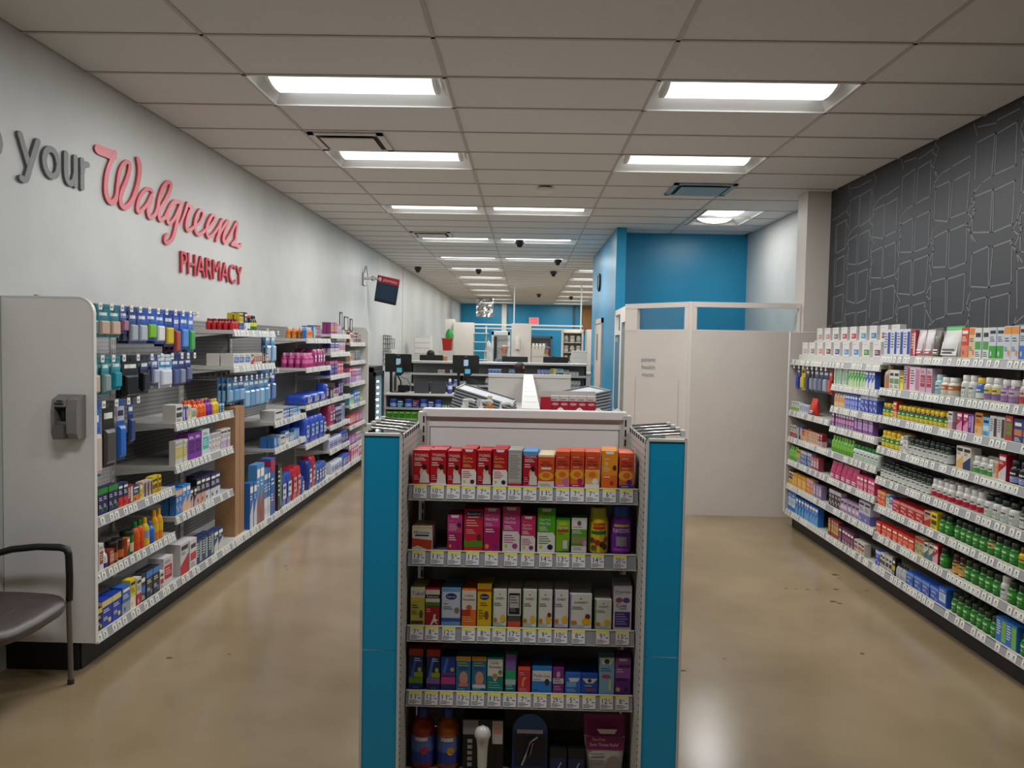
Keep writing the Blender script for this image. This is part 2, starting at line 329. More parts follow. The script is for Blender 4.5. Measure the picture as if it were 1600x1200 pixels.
def ribbon(b, stroke, m, X0, X1, k=1.8, sub=5):
    """raised stroke of varying width, (y, z, width) along its spine, on the left wall"""
    P = []; n = len(stroke)
    for i in range(n-1):
        p0, p1, p2, p3 = stroke[max(i-1, 0)], stroke[i], stroke[i+1], stroke[min(i+2, n-1)]
        for q in range(sub):
            t = q/sub
            P.append([.5*((2*p1[j]) + (-p0[j]+p2[j])*t + (2*p0[j]-5*p1[j]+4*p2[j]-p3[j])*t*t + (-p0[j]+3*p1[j]-3*p2[j]+p3[j])*t**3) for j in range(3)])
    P.append(list(stroke[-1])); L = []; Rt = []
    for i, (y, z, w) in enumerate(P):
        a, c = P[max(i-1, 0)], P[min(i+1, len(P)-1)]
        d = Vector(((c[0]-a[0])/k, c[1]-a[1])).normalized(); nx, nz = -d.y*k*w/2, d.x*w/2
        L.append((y+nx, z+nz)); Rt.append((y-nx, z-nz))
    def cap(i, sgn):
        y, z, w = P[i]; a, c = P[max(i-1, 0)], P[min(i+1, len(P)-1)]; d = Vector(((c[0]-a[0])/k, c[1]-a[1])).normalized()*sgn; a0 = math.atan2(d.y, d.x)
        return [(y+k*w/2*math.cos(a0-math.pi/2+math.pi*q/6), z+w/2*math.sin(a0-math.pi/2+math.pi*q/6)) for q in range(7)]
    for i in range(len(P)-1):
        x = X1 + i*3e-5
        b.poly([(x, *Rt[i]), (x, *Rt[i+1]), (x + 3e-5, *L[i+1]), (x + 3e-5, *L[i])], m)
        for E_ in (L, Rt): b.poly([(X0, *E_[i]), (X0, *E_[i+1]), (x, *E_[i+1]), (x, *E_[i])], m)
    for i, sg in ((0, -1), (len(P)-1, 1)):
        x = X1 + i*3e-5 - 2e-5; q = cap(i, sg); b.poly([(x, *p) for p in q], m)
        for p, r in zip(q, q[1:]): b.poly([(X0, *p), (X0, *r), (x, *r), (x, *p)], m)
b = MB(); SM = M('cc4652', .33)  # SM: gloss sheen put into the base colour, paler than the plain red
for i_, stroke in enumerate(SCRIPT): ribbon(b, stroke, SM, XL+.004, XL+.014 + i_*.0009)
b.build('wall_script_sign', None, label='large red raised cursive script sign on the white left wall', cat='wall sign')

def word(name, label, letters_):
    t = thing(name, label, 'wall lettering', (0, 0, 0))
    for strokes in letters_:
        b = MB()
        for i_, st in enumerate(strokes): ribbon(b, st, GL, XL+.004, XL+.016 + i_*.0009, 1.25, 4)
        b.build('letter', t)
W_ = .036; zb, zt = 2.727, 2.880
ell = lambda y0, y1: [((y0+y1)/2 + (y1-y0)/2*math.cos(a*math.pi/6), (zb+zt)/2 + (zt-zb)/2*math.sin(a*math.pi/6), W_) for a in range(13)]
word('wall_lettering', 'large grey raised letter cut by the photo edge before the grey word', [[ell(4.07, 4.235)]])
word('wall_lettering', 'grey raised lettering reading your on the white wall', [
  [[(4.405, 2.893, W_), (4.487, 2.735, W_)], [(4.565, 2.893, W_), (4.49, 2.735, W_), (4.462, 2.672, W_), (4.44, 2.655, W_), (4.412, 2.658, W_)]],
  [ell(4.625, 4.765)],
  [[(4.845, 2.89, W_), (4.845, 2.775, W_), (4.862, 2.733, W_), (4.895, 2.724, W_), (4.925, 2.745, W_), (4.942, 2.79, W_)], [(4.945, 2.89, W_), (4.945, 2.722, W_)]],
  [[(5.02, 2.89, W_), (5.02, 2.722, W_)], [(5.022, 2.82, W_), (5.04, 2.868, W_), (5.082, 2.876, W_)]]])
# ---------------------------------------------------------------- products
def fp(w, d, h):
    return lambda x, y, k=1: (-w/2 + x*w, -d/2 - .00025*k, y*h)
def pr_rect(b, F, x0, y0, x1, y1, m, k=1): b.poly([F(x0, y0, k), F(x1, y0, k), F(x1, y1, k), F(x0, y1, k)], m)
def pr_disc(b, F, x, y, rx, ry, m, k=1, n=12): b.poly([F(x+rx*math.cos(2*math.pi*a/n), y+ry*math.sin(2*math.pi*a/n), k) for a in range(n)], m)
def carton_mesh(w, d, h, base, prints, rough=.42, flap=True):
    """folding carton: body, tuck flap seam on top, printed front"""
    b = MB(); bm = M(base, rough); b.box(-w/2, w/2, -d/2, d/2, 0, h-.0012, bm)
    if flap: b.box(-w/2+.0015, w/2-.0015, -d/2+.0012, d/2-.003, h-.0012, h, bm)
    else: b.box(-w/2, w/2, -d/2, d/2, h-.0012, h, bm)
    F = fp(w, d, h)
    for i, p in enumerate(prints):
        k = 1 + i*.6; t = p[0]
        if t == 'r': pr_rect(b, F, *p[1:5], M(p[5], rough), k)
        elif t == 'w':      # band wrapped round the sides
            y0, y1, c = p[1:4]; m = M(c, rough); e = .00025*k
            pr_rect(b, F, 0, y0, 1, y1, m, k)
            for s in (-1, 1): b.poly([(s*(w/2+e), -s*-d/2, y0*h), (s*(w/2+e), -s*d/2, y0*h), (s*(w/2+e), -s*d/2, y1*h), (s*(w/2+e), -s*-d/2, y1*h)], m)
        elif t == 'c': b.box(-w/2-.0003, w/2+.0003, -d/2-.0003, d/2, h*(1-p[1]), h+.0004, M(p[2], rough))    # coloured head with its top
        elif t == 'o': pr_disc(b, F, *p[1:5], M(p[5], rough), k)
        elif t == 'p': b.poly([F(x, y, k) for x, y in p[1]], M(p[2], rough))
        elif t == 't':
            _, s, x, y, hh, c = p[:6]; ww = p[6] if len(p) > 6 else None
            b.text(s, M(c, .5), lambda tx, ty, tz: (-w/2 + x*w + tx, -d/2-.00025*k, y*h + ty), hh*h, ww*w if ww else None)
        elif t == 'l':      # rows of fine print
            _, x0, x1, y, n, dy, c = p; m = M(c, .5)
            for j in range(n): pr_rect(b, F, x0, y-j*dy, x0+(x1-x0)*(.72+.28*((j*37) % 5)/4), y-j*dy+dy*.38, m, k)
    return b.mesh('carton')
def tab(c='e9e6e2'): return ('p', [(.2, .985), (.28, .915), (.72, .915), (.8, .985)], c)
def style(base, acc, st, ink):
    if st == 0: return [('w', .76, .97, acc), ('l', .12, .85, .62, 2, .075, ink), ('l', .12, .6, .36, 3, .05, ink), ('o', .74, .2, .14, .09, acc)]
    if st == 1: return [('w', 0, .42, acc), ('r', .1, .8, .9, .9, ink), ('l', .1, .8, .68, 3, .06, ink), ('o', .28, .18, .12, .08, base)]
    if st == 2: return [('r', .1, .25, .9, .72, acc), ('l', .12, .88, .86, 2, .06, ink), ('l', .2, .8, .58, 3, .09, base)]
    if st == 3: return [('p', [(0, 0), (1, 0), (1, .62), (0, .3)], acc), ('r', .1, .78, .9, .92, ink), ('l', .1, .7, .7, 2, .06, ink)]
    if st == 4: return [('r', .56, .08, .96, .9, acc), ('l', .08, .5, .82, 6, .1, ink)]
    return [('r', .08, .3, .92, .56, acc), ('r', .14, .7, .86, .84, ink), ('l', .14, .8, .2, 3, .06, ink)]
def lum(h): r, g, b, _ = lin(h); return .3*r+.6*g+.1*b
def bottle_meshes(w, h, body, lab, cap):
    r = w/2; ch = min(.034, h*.26); s = h-ch
    b = MB(); b.lathe([(r*.9, 0), (r, .004), (r, s*.82), (r*.93, s*.9), (r*.72, s)], M(body, .25), 14)
    c = MB(); c.lathe([(r*.78, s-.001), (r*.8, s+.002), (r*.78, h-.003), (r*.7, h)], M(cap, .4), 14)
    l = MB(); n = 18
    def band(a0, a1, z0, z1, m, e):
        k = max(1, int(n*(a1-a0)/(2*math.pi)))
        for j in range(k):
            t0 = a0+(a1-a0)*j/k; t1 = a0+(a1-a0)*(j+1)/k; R = r+e
            l.poly([(R*math.sin(t0), -R*math.cos(t0), z0), (R*math.sin(t1), -R*math.cos(t1), z0), (R*math.sin(t1), -R*math.cos(t1), z1), (R*math.sin(t0), -R*math.cos(t0), z1)], m, True)
    LA = lab.split('/'); z0, z1 = s*.1, s*.78; ink = '22303a' if lum(LA[0]) > .25 else 'e8e4da'
    band(-2.2, 2.2, z0, z1, M(LA[0], .4), .0006)
    if len(LA) > 1: band(-2.2, 2.2, z0, z0+(z1-z0)*.5, M(LA[1], .4), .0009)
    band(-.6, .6, z0+(z1-z0)*.66, z0+(z1-z0)*.8, M(ink, .5), .0012); band(-.5, .5, z0+(z1-z0)*.30, z0+(z1-z0)*.38, M(ink, .5), .0013)
    return b.mesh('bottle'), c.mesh('cap'), l.mesh('label')
def jug_meshes(w, h, body, lab, cap):
    """tall bottle with sloped shoulder (sprays, juice, shakers)"""
    r = w/2; ch = h*.2; s = h-ch
    b = MB(); b.lathe([(r*.9, 0), (r, .005), (r, s*.72), (r*.9, s*.85), (r*.5, s)], M(body, .25), 14)
    c = MB(); c.lathe([(r*.5, s-.002), (r*.52, s+.004), (r*.48, h-.004), (r*.4, h)], M(cap, .35), 12)
    l = MB(); n = 14
    for j in range(n):
        t0 = -1.9+3.8*j/n; t1 = -1.9+3.8*(j+1)/n; R = r+.0006
        for (z0, z1, c0) in ((s*.08, s*.36, lab.split('/')[-1]), (s*.36, s*.68, lab.split('/')[0])):
            l.poly([(R*math.sin(t0), -R*math.cos(t0), z0), (R*math.sin(t1), -R*math.cos(t1), z0), (R*math.sin(t1), -R*math.cos(t1), z1), (R*math.sin(t0), -R*math.cos(t0), z1)], M(c0, .4), True)
    return b.mesh('bottle'), c.mesh('cap'), l.mesh('label')
def pouch_mesh(w, d, h, base, acc, top=None):
    b = MB(); m = M(base, .3); rings = []; n = 16
    for z, dy, sx in ((0, .55, .9), (.04, .9, .97), (.25, 1, 1), (.6, .7, 1), (.86, .2, 1), (.9, .06, 1), (1, .05, 1)):
        rings.append([(w/2*sx*math.copysign(abs(math.cos(a))**.35, math.cos(a)), d/2*dy*math.copysign(abs(math.sin(a))**.8, math.sin(a)), z*h) for a in [2*math.pi*k/n for k in range(n)]])
    if top: b.loft(rings[:5], m); b.loft(rings[4:], M(top, .3))
    else: b.loft(rings, m)
    y = lambda z: -d/2*(1 - max(0, z-.25)*1.25)-.001
    A = M(acc, .35); ink = M('2a2f38' if lum(acc) > .3 else 'eeeae4', .5)
    for (x0, z0, x1, z1, mm, e) in ((-.42, .08, .42, .5, A, .0), (-.3, .58, .3, .72, ink, 0), (-.34, .14, .2, .18, ink, .0012), (-.34, .24, .3, .28, ink, .0012)):
        b.poly([(x0*w, y(z0)-e, z0*h), (x1*w, y(z0)-e, z0*h), (x1*w, y(z1)-e, z1*h), (x0*w, y(z1)-e, z1*h)], mm)
    return b.mesh('pouch')
def wrapm(h):
    k = ('wrap', h)
    if k not in _M: _M[k] = noisy('wrap_' + h, h, h, 9, (.16, .3), .8, 22, 3)
    return _M[k]
def pack_mesh(w, d, h, base, acc):
    """soft wrapped bulk pack with rounded corners and an end seal"""
    b = MB(); m = wrapm(base); rings = []; n = 20
    for z, s in ((0, .82), (.08, .95), (.3, 1.0), (.7, .99), (.92, .94), (1, .8)):
        q = []
        for k in range(n):
            a = 2*math.pi*k/n + .1; cx, sx = math.cos(a), math.sin(a)
            wob = 1 + .025*math.sin(5*a+9*z)
            q.append((w/2*s*wob*math.copysign(abs(cx)**.4, cx), d/2*s*wob*math.copysign(abs(sx)**.4, sx), z*h))
        rings.append(q)
    b.loft(rings, m)
    A = M(acc, .3); ink = M('eef0f4' if lum(acc) < .4 else '3a4460', .5)
    for (x0, z0, x1, z1, mm, e) in ((-.3, .25, .3, .72, A, .004), (-.22, .55, .22, .64, ink, .005), (-.22, .36, .1, .42, ink, .005)):
        b.poly([(x0*w, -d/2-e, z0*h), (x1*w, -d/2-e, z0*h), (x1*w, -d/2-e, z1*h), (x0*w, -d/2-e, z1*h)], mm)
    return b.mesh('wrapped_pack')
def tubs(w, h, body, lab, cap):
    r = w/2; b = MB(); b.lathe([(r*.97, 0), (r, .004), (r, h*.84)], M(body, .3), 16)
    c = MB(); c.lathe([(r*1.03, h*.83), (r*1.04, h*.86), (r*1.03, h*.97), (r*.95, h)], M(cap, .35), 16)
    l = MB(); n = 14
    for j in range(n):
        t0 = -1.6+3.2*j/n; t1 = -1.6+3.2*(j+1)/n; R = r+.0008
        l.poly([(R*math.sin(t0), -R*math.cos(t0), h*.12), (R*math.sin(t1), -R*math.cos(t1), h*.12), (R*math.sin(t1), -R*math.cos(t1), h*.5), (R*math.sin(t0), -R*math.cos(t0), h*.5)], M(lab, .4), True)
    return b.mesh('tub'), c.mesh('lid'), l.mesh('label')
NAMES = {'b': ('carton', 'box'), 'p': ('pill_bottle', 'bottle'), 'j': ('bottle', 'bottle'), 'u': ('pouch', 'pouch'), 'g': ('pouch', 'pouch'), 'k': ('wrapped_pack', 'pack'), 't': ('tub', 'tub')}
def put(kind, w, h, c, M4, rz, lx, ly, z, label, group, st=0, d=None, nm=None):
    loc = M4 @ Vector((lx, ly, z)); rz = rz + R_.uniform(-.03, .03)*(.2 if kind == 'k' else 1)
    key = (kind, w, h, tuple(c), st, d); name, cat = NAMES[kind]
    if nm: name = nm
    if kind == 'b':
        ink = '20242c' if lum(c[0]) > .3 else 'ece8e0'
        me = cached(key, lambda: carton_mesh(w, d, h, c[0], style(c[0], c[1], st, ink)))
        return ob(name, me, None, loc, rz, label, cat, group)
    if kind == 'g': return ob(name, cached(key, lambda: pouch_mesh(w, d, h, c[0], c[1], c[2])), None, loc, rz, label, cat, group)
    if kind == 'u': return ob(name, cached(key, lambda: pouch_mesh(w, d, h, c[0], c[1])), None, loc, rz, label, cat, group)
    if kind == 'k': return ob(name, cached(key, lambda: pack_mesh(w, d, h, c[0], c[1])), None, loc, rz, label, cat, group)
    fn = {'p': bottle_meshes, 'j': jug_meshes, 't': tubs}[kind]
    mb, mc, ml = cached(key, lambda: fn(w, h, c[0], c[1], c[2]))
    o = ob(name, mb, None, loc, rz, label, cat, group)
    ob('cap' if kind != 't' else 'lid', mc, o); ob('label', ml, o)
    return o
SHELFN = ['top', 'second', 'third', 'fourth', 'fifth', 'sixth', 'seventh', 'eighth']
_USED = set()
def fit(desc, tail):
    s = desc + tail
    if len(s.split()) > 16 or s in _USED:
        for cut in (' and ', ' with ', ' beside ', ' on '):
            q = desc.split(cut)[0] + tail
            if len(q.split()) <= 16 and q not in _USED: s = q; break
    _USED.add(s)
    return s
def fill(M4, rz, z, yf, x0, x1, dsl, where, group, back=0, nm=None, sc=1):
    """stock one shelf from left to right"""
    x = x0; cnt = {}
    for ln in dsl.split('|'):
        p = ln.split(); kind = p[0]
        if kind == 'gap': x += float(p[1])*sc/1000; continue
        n, rows = (p[1].split('x') + ['1'])[:2]; n = int(n); rows = int(rows)
        w, h = round(float(p[2])*sc/1000, 4), round(float(p[3])*(sc + (1-sc)*.5)/1000, 4)
        nc = 3 if kind in 'pjtg' else 2
        c = p[4:4+nc]; desc = ' '.join(p[4+nc:])
        st = sum(map(ord, desc + c[0])) % 6
        d = w if kind in 'pjt' else {'b': min(.14, max(.045, w*.8)), 'u': w*.45, 'g': w*.4, 'k': min(.24, w*.9)}[kind]
        for i in range(n):
            if x + w > x1 + .004: return
            cnt[desc] = cnt.get(desc, 0) + 1
            for r in range(rows):
                ly = yf + .012 + d/2 + r*(d+.008) + R_.uniform(0, .008)
                if ly + d/2 > back - .012: break
                tot = '' if n == 1 else f'{ordw(cnt[desc])} along, '
                bk = '' if r == 0 else f'{ordw(r+1)} row, '
                put(kind, w, h, c, M4, rz, x + w/2, ly, z, fit(desc, f', {bk}{tot}{where}'), group, st, d, nm if kind == 'b' else None)
            x += w + .005
def price_tag_mesh(): 
    b = MB(); b.box(-.022, .022, -.0012, 0, -.022, .021, M('e0e0dc', .5)); b.box(-.022, .022, -.0016, -.0012, .016, .021, M('d6d29a', .5))
    k = M('3a3a3c', .6); b.box(-.006, .004, -.0016, -.0012, -.004, .007, k)
    for j in range(2): b.box(-.016, .014 - j*.006, -.0016, -.0012, -.010-j*.006, -.0075-j*.006, M('77777a', .6))
    return b.mesh('price_tag')
CHAN = M('9a9a9c', .35); SHELFM = M('b4b2ae', .42); SHELFW = M('c9c7c2', .42)
def shelf_part(t, w, z, dep, back, mat, tags=True, step=.085, th=.03):
    """shelf (part) with its ticket channel, brackets and tags (sub-parts); local back at y = back"""
    yf = back - dep
    def mk():
        b = MB(); b.box(.004, w-.004, yf+.006, back, -th, 0, mat); 
        for x in (.01, w-.01): b.poly([(x, back, -.075), (x, yf+.06, -.032), (x, yf+.06, -.028), (x, back, -.028)], mat)
        return b.mesh('shelf')
    s = ob('shelf', cached(('shelf', w, dep, back, mat.name, th), mk), t, (0, 0, z))
    def ch():
        b = MB(); b.poly([(.002, yf-.004, -.047), (w-.002, yf-.004, -.047), (w-.002, yf+.008, .004), (.002, yf+.008, .004)], CHAN)
        b.box(.002, w-.002, yf-.004, yf+.012, -.05, -.046, M('e2e0dc', .4)); b.box(.002, w-.002, yf+.006, yf+.012, .002, .006, M('e2e0dc', .4))
        for x in (.003, w-.003): b.poly([(x, yf-.004, -.048), (x, yf+.012, -.048), (x, yf+.012, .005), (x, yf+.008, .005)], SHELFW)
        return b.mesh('price_channel')
    ob('price_channel', cached(('chan', w, dep, back), ch), s)
    if tags:
        me = cached('tag', price_tag_mesh); x = .03; a = math.atan2(.012, .051)
        while x < w-.02:
            if R_.random() < .86:
                o = ob('price_tag', me, s, (x, yf+.0012, -.0215)); o.rotation_euler = (-a, 0, 0)
            x += step*R_.choice((.75, .8, 1, 1, 1.35))
    return s
PEGW = pegmat('punched_back_panel', 'b9b7b4', '6e6c6a', .0254, (0, 2)); PEGG = pegmat('slatted_back_panel', '7d7c7a', '5c5b59', .03, (2, 2))  # PEGG: grey darkened, shade inside the upper bays is part of its colour
BLACK = M('161413', .55); LIGHTP = M('c6c2bb', .5)
BZ = .19
def bay(name, label, M4, rz, w, back, basedep, H, shelves, dep, group, mat=SHELFM, backm=None, step=.085, upm=None, shw=None):
    t = thing(name, label, 'shelving unit', M4 @ Vector((0, 0, 0)), rz, group)
    boxo('back_panel', (.0, w, back, back+.02, .16, H), backm or PEGW, t)
    for x in (.0, w-.03):
        b = MB(); b.box(x, x+.03, back-.012, back+.02, 0.0, H-.03, upm or LIGHTP)
        for k in range(int((H-.3)/.06)): b.box(x+.012, x+.018, back-.0125, back-.0119, .25+k*.06, .285+k*.06, M('2a2a2a', .7))
        b.build('upright', t)
    boxo('base_deck', (.002, w-.002, back-basedep+.006, back, BZ-.028, BZ-.001), mat, t)
    boxo('kick_plate', (0, w, back-basedep+.085, back-basedep+.10, 0, BZ-.028), BLACK, t)
    shelf_part(t, w, BZ, basedep, back, mat, True, step, .02)
    for z in shelves: shelf_part(t, shw or w, z, dep, back, mat, True, step)
    return t
def hook_mesh(L):
    b = MB(); m = M('c9c9cb', .25, .8); b.tube([(0, 0, 0), (0, -L, 0), (0, -L-.004, .012)], .003, m, 6); b.box(-.02, .02, -.004, 0, -.012, .022, m)
    b.tube([(0, -.01, .02), (0, -L-.012, .02)], .0018, m, 5); b.box(-.017, .017, -L-.016, -L-.013, -.012, .028, M('e6e4dc', .5)); b.box(-.012, .008, -L-.0166, -L-.016, .0, .012, M('8a8a88', .5))
    return b.mesh('peg_hook')
def hang_mesh(w, h, base, acc, bub, st):
    """carded pack: card with hang hole, printed header, formed bubble"""
    b = MB(); m = M(base, .3)
    b.box(-w/2, w/2, 0, .0012, -h+.02, -.018, m); b.box(-w/2, -.007, 0, .0012, -.018, .02, m); b.box(.007, w/2, 0, .0012, -.018, .02, m); b.box(-.007, .007, 0, .0012, .006, .02, m)
    b.box(-w*.46, w*.46, -.0008, 0, -h*.3, -.022, M(acc, .3)); b.box(-w*.34, w*.34, -.0012, -.0008, -h*.22, -h*.13, M('e9e9e4' if lum(acc) < .4 else '26324c', .4))
    z0, z1 = -h+.035, -h*.38; bm = M(bub, .18)
    ring = lambda s, y: [(x*s, y, (z0+z1)/2 + zz*s) for x, zz in ((-w*.4, z0/2-z1/2), (w*.4, z0/2-z1/2), (w*.4, z1/2-z0/2), (-w*.4, z1/2-z0/2))]
    b.loft([ring(1, 0), ring(.97, -.012), ring(.8, -.02)], bm, smooth=False)
    return b.mesh('blister_pack')
def hang(M4, rz, lx, z, back, w, h, c, desc, where, group, L=.30, n=3, st=0):
    o = ob('peg_hook', cached(('hook', L), lambda: hook_mesh(L)), None, M4 @ Vector((lx, back, z)), rz, f'chrome peg hook holding {desc}, {where}', 'hook', 'peg hooks')
    me = cached(('hang', w, h, tuple(c), st), lambda: hang_mesh(w, h, c[0], c[1], c[2], st))
    for i in range(n):
        tl = ['front', 'second', 'third', 'fourth'][i]
        ob('blister_pack', me, None, M4 @ Vector((lx, back-L+.035+i*.035, z-.0005)), rz + R_.uniform(-.1, .1), f'{desc}, {tl} on hook, {where}', 'pack', group)

# ================================================================ end display (front)
EX, EYB = .435, 3.40
t = thing('end_display', 'white end of aisle display with teal wing panels in the middle', 'display shelf', (0, EYB, 0)); END = t
b = MB(); bm = noisy('display_panel', 'dcd9d6', 'e0ddda', 2, (.4, .5)); b.box(-EX+.02, EX-.02, 0, .03, .16, 1.50, bm); b.box(-EX+.005, EX-.005, -.012, .05, 1.495, 1.53, M('e2dfdc', .4), ch=.003)
for (x0, x1, z0, z1) in ((-.40, .40, 1.478, 1.481), (-.40, .40, 1.452, 1.455), (-.40, -.397, 1.2, 1.455), (.397, .40, 1.2, 1.455)): b.box(x0, x1, -.0012, 0, z0, z1, M('7d7976', .6))
b.build('back_panel', t)
for s in (-1, 1):
    b = MB(); x = s*(EX-.004); b.box(x-.016, x+.016, -.02, .045, 0, 1.515, M('c4c1bc', .4))
    for k in range(32): b.box(x-s*.008-.0035, x-s*.008+.0035, -.0205, -.02, .2+k*.041, .228+k*.041, M('171616', .8))
    b.build('slotted_upright', t)
ESHELF = M('7a7775', .5)
b = MB(); b.box(-EX, EX, -.385, 0, .13, .158, ESHELF); b.build('base_deck', t)
boxo('kick_plate', (-EX, EX, -.32, -.30, 0, .13), BLACK, t)
PRICES = [[10, 10, 7, 5, 7, 5, 13, 7, 11, 7, 7, 7, 6, 7], [13, 11, 5, 11, 7, 7, 5, 14, 13, 7, 14, 20], [7, 8, 12, 8, 8, 9, 17, 9, 9, 10, 8, 9, 13], [11, 12, 11, 13, 13, 11, 6, 7, 5, 29, 5, 5, 12, 8]]
def etag(p, cts):
    b = MB(); W = M('d3d2d6', .5); b.box(-.025, .025, -.001, 0, -.024, .024, W); b.box(-.025, .025, -.0014, -.001, .016, .024, M('e2d84a', .5))
    k = M('1c1c22', .6); b.text(str(p), k, lambda x, y, z: (-.007+x, -.0015, -.003+y), .018, .0095*len(str(p))); b.text(cts, k, lambda x, y, z: (-.006+.005*len(str(p))+.006+x, -.0015, .006+y), .006, .008)
    for j in range(3): b.box(-.022, .002 + .012*(j % 2), -.0013, -.001, -.010-j*.005, -.0075-j*.005, M('6a6a72', .6))
    b.box(.010, .021, -.0013, -.001, -.002, .001, M('55555c', .6))
    return b.mesh('price_tag')
EZ = [1.268, 1.018, .727, .476]
EXS = [[-.388, -.323, -.263, -.206, -.148, -.089, -.032, .025, .086, .148, .203, .26, .323, .387], [-.39, -.32, -.255, -.186, -.115, -.042, .022, .09, .154, .214, .285, .37],
       [-.394, -.336, -.272, -.197, -.139, -.081, -.025, .034, .093, .153, .22, .312, .386], [-.396, -.335, -.277, -.214, -.158, -.095, -.036, .02, .08, .145, .204, .266, .332, .392]]
for r, z in enumerate(EZ):
    s = boxo('shelf', (-EX+.006, EX-.006, -.375, 0, -.03, 0), ESHELF, t, loc=(0, 0, z))
    b = MB(); b.poly([(-EX+.004, -.388, -.050), (EX-.004, -.388, -.050), (EX-.004, -.376, .005), (-EX+.004, -.376, .005)], M('8f8e92', .35)); b.box(-EX+.004, EX-.004, -.388, -.37, -.054, -.049, M('c2c0bc', .4)); b.box(-EX+.004, EX-.004, -.379, -.374, .002, .006, M('d8d5d0', .4)); b.build('price_channel', s)
    for p, x in zip(PRICES[r], EXS[r]):
        ct = R_.choice(('99', '49', '99', '79')); o = ob('price_tag', cached(('et', p, ct), lambda: etag(p, ct)), s, (x, -.3835, -.022)); o.rotation_euler = (-.215, 0, 0)
# wings: tall baskets on both sides with a teal end panel
TEAL = noisy('teal_panel', '0c96c6', '0e99c9', 3, (.35, .42)); FR = M('cfccc8', .4); PEGS = pegmat('perforated_side', 'bdb9b4', '5a5755', .0254, (1, 2))
for s in (-1, 1):
    t = thing('side_wing', f'tall {"left" if s < 0 else "right"} side basket with teal end panel and punched side beside the display', 'display rack', (s*.512, 2.9, 0), 0, 'wings of the end display')
    hw = .073; H = 1.478
    boxo('end_panel', (-hw+.008, hw-.008, -.004, .006, .06, .68), TEAL, t); boxo('end_panel', (-hw+.008, hw-.008, -.004, .006, .683, H-.008), TEAL, t)
    b = MB(); b.box(-hw, -hw+.009, -.008, .012, .05, H, FR); b.box(hw-.009, hw, -.008, .012, .05, H, FR); b.box(-hw, hw, -.007, .012, H-.009, H, FR); b.build('frame', t)
    boxo('inner_side', (-s*hw-.003, -s*hw+.003, .01, .46, .05, H-.004), PEGS, t)
    boxo('base', (-hw, hw, 0, .46, 0, .06), BLACK, t)
    b = MB(); b.box(-hw, hw, .45, .46, .06, H, FR); b.build('rear_panel', t)
    for k in range(4):
        y = .08 + k*.10
        for zz in (H+.004,):
            b = MB(); b.tube([(-s*hw, y, zz-.01), (-s*hw*.5, y, zz), (s*hw, y+.03, zz+.004), (s*(hw+.012), y+.032, zz+.012)], .005, M('d6d4d0', .2, .9), 6); b.tube([(-s*hw, y+.012, zz+.004), (s*hw, y+.044, zz+.012)], .004, M('55534f', .3, .6), 6)
            b.box(s*hw-.004, s*hw+.012, y+.018, y+.046, zz-.006, zz+.018, M('d2cfca', .4)); b.build('wire_hook', t)
    for k in range(7): boxo('slot', (-s*hw-.0035, -s*hw+.0035, .04+k*.06, .075+k*.06, H-.022, H-.006), M('1a1918', .8), t)
# products on the end display
def ecarton(x, w, h, z, base, prints, label, rows=2, d=None, name='medicine_carton', cat='box', y0=-.368, group='medicine cartons on the end display'):
    d = d or w*.72; me = carton_mesh(w-.001, d, h, base, prints)
    for r in range(rows):
        ob(name, me, None, (x + R_.uniform(-.001, .001) + (r*.004), EYB + y0 + d/2 + r*(d+.003) + R_.uniform(0, .004), z + .0005), R_.uniform(-.02, .02), label if r == 0 else re.sub(r'[, ]*(on the |leftmost on the |rightmost on the )?(top|second|third|fourth) end shelf$', '', label) + f', {ordw(r+1)} row back', cat, group)
RD = 'b8111f'; WT = 'e6e2de'
def tyl(low): return [('t', 'TYLENOL', .52, .82, .075, WT, .82), ('l', .1, .9, .76, 2, .05, WT), ('l', .1, .6, .62, 2, .06, WT), ('o', .62, .36, .2, .16, 'd8b49a'), ('p', [(.4, .06), (.48, .32), (.7, .4), (.95, .3), (1, .06)], 'd9cfc4'), ('o', .68, .52, .15, .08, '2a1714'), ('r', 0, 0, 1, .07, low), ('l', .08, .4, .26, 3, .05, 'd9a0a0')]
def gen(c, sub, tc='e9e3da', low=WT, t1='Dye-Free', t2='', dot='5a2230'): return [tab(), ('l', .1, .4, .80, 1, .03, 'e0a030'), ('t', t1, .42, .72, .06, tc, .62), ('t', t2, .45, .63, .06, tc, .7), ('l', .1, .7, .57, 3, .03, tc), ('p', [(0, 0), (1, 0), (1, .38), (.9, .45), (0, .45)], low), ('l', .08, .7, .38, 4, .05, sub), ('o', .2, .12, .09, .04, 'c8c040'), ('o', .74, .12, .15, .06, dot)]
def mot(col, low): return [('c', .12, 'd8552a'), ('l', .15, .8, .84, 1, .03, WT), ('t', "Children's", .5, .72, .055, '3a2420', .7), ('t', 'MOTRIN', .5, .62, .075, '4a2018', .74), ('l', .2, .8, .57, 1, .03, WT), ('r', 0, 0, 1, .52, col), ('o', .45, .38, .5, .14, 'e8a030'), ('o', .5, .38, .26, .08, 'd86a28'), ('o', .7, .2, .2, .08, low), ('r', 0, 0, 1, .12, low), ('l', .15, .8, .07, 1, .04, WT)]
Z = EZ[0]
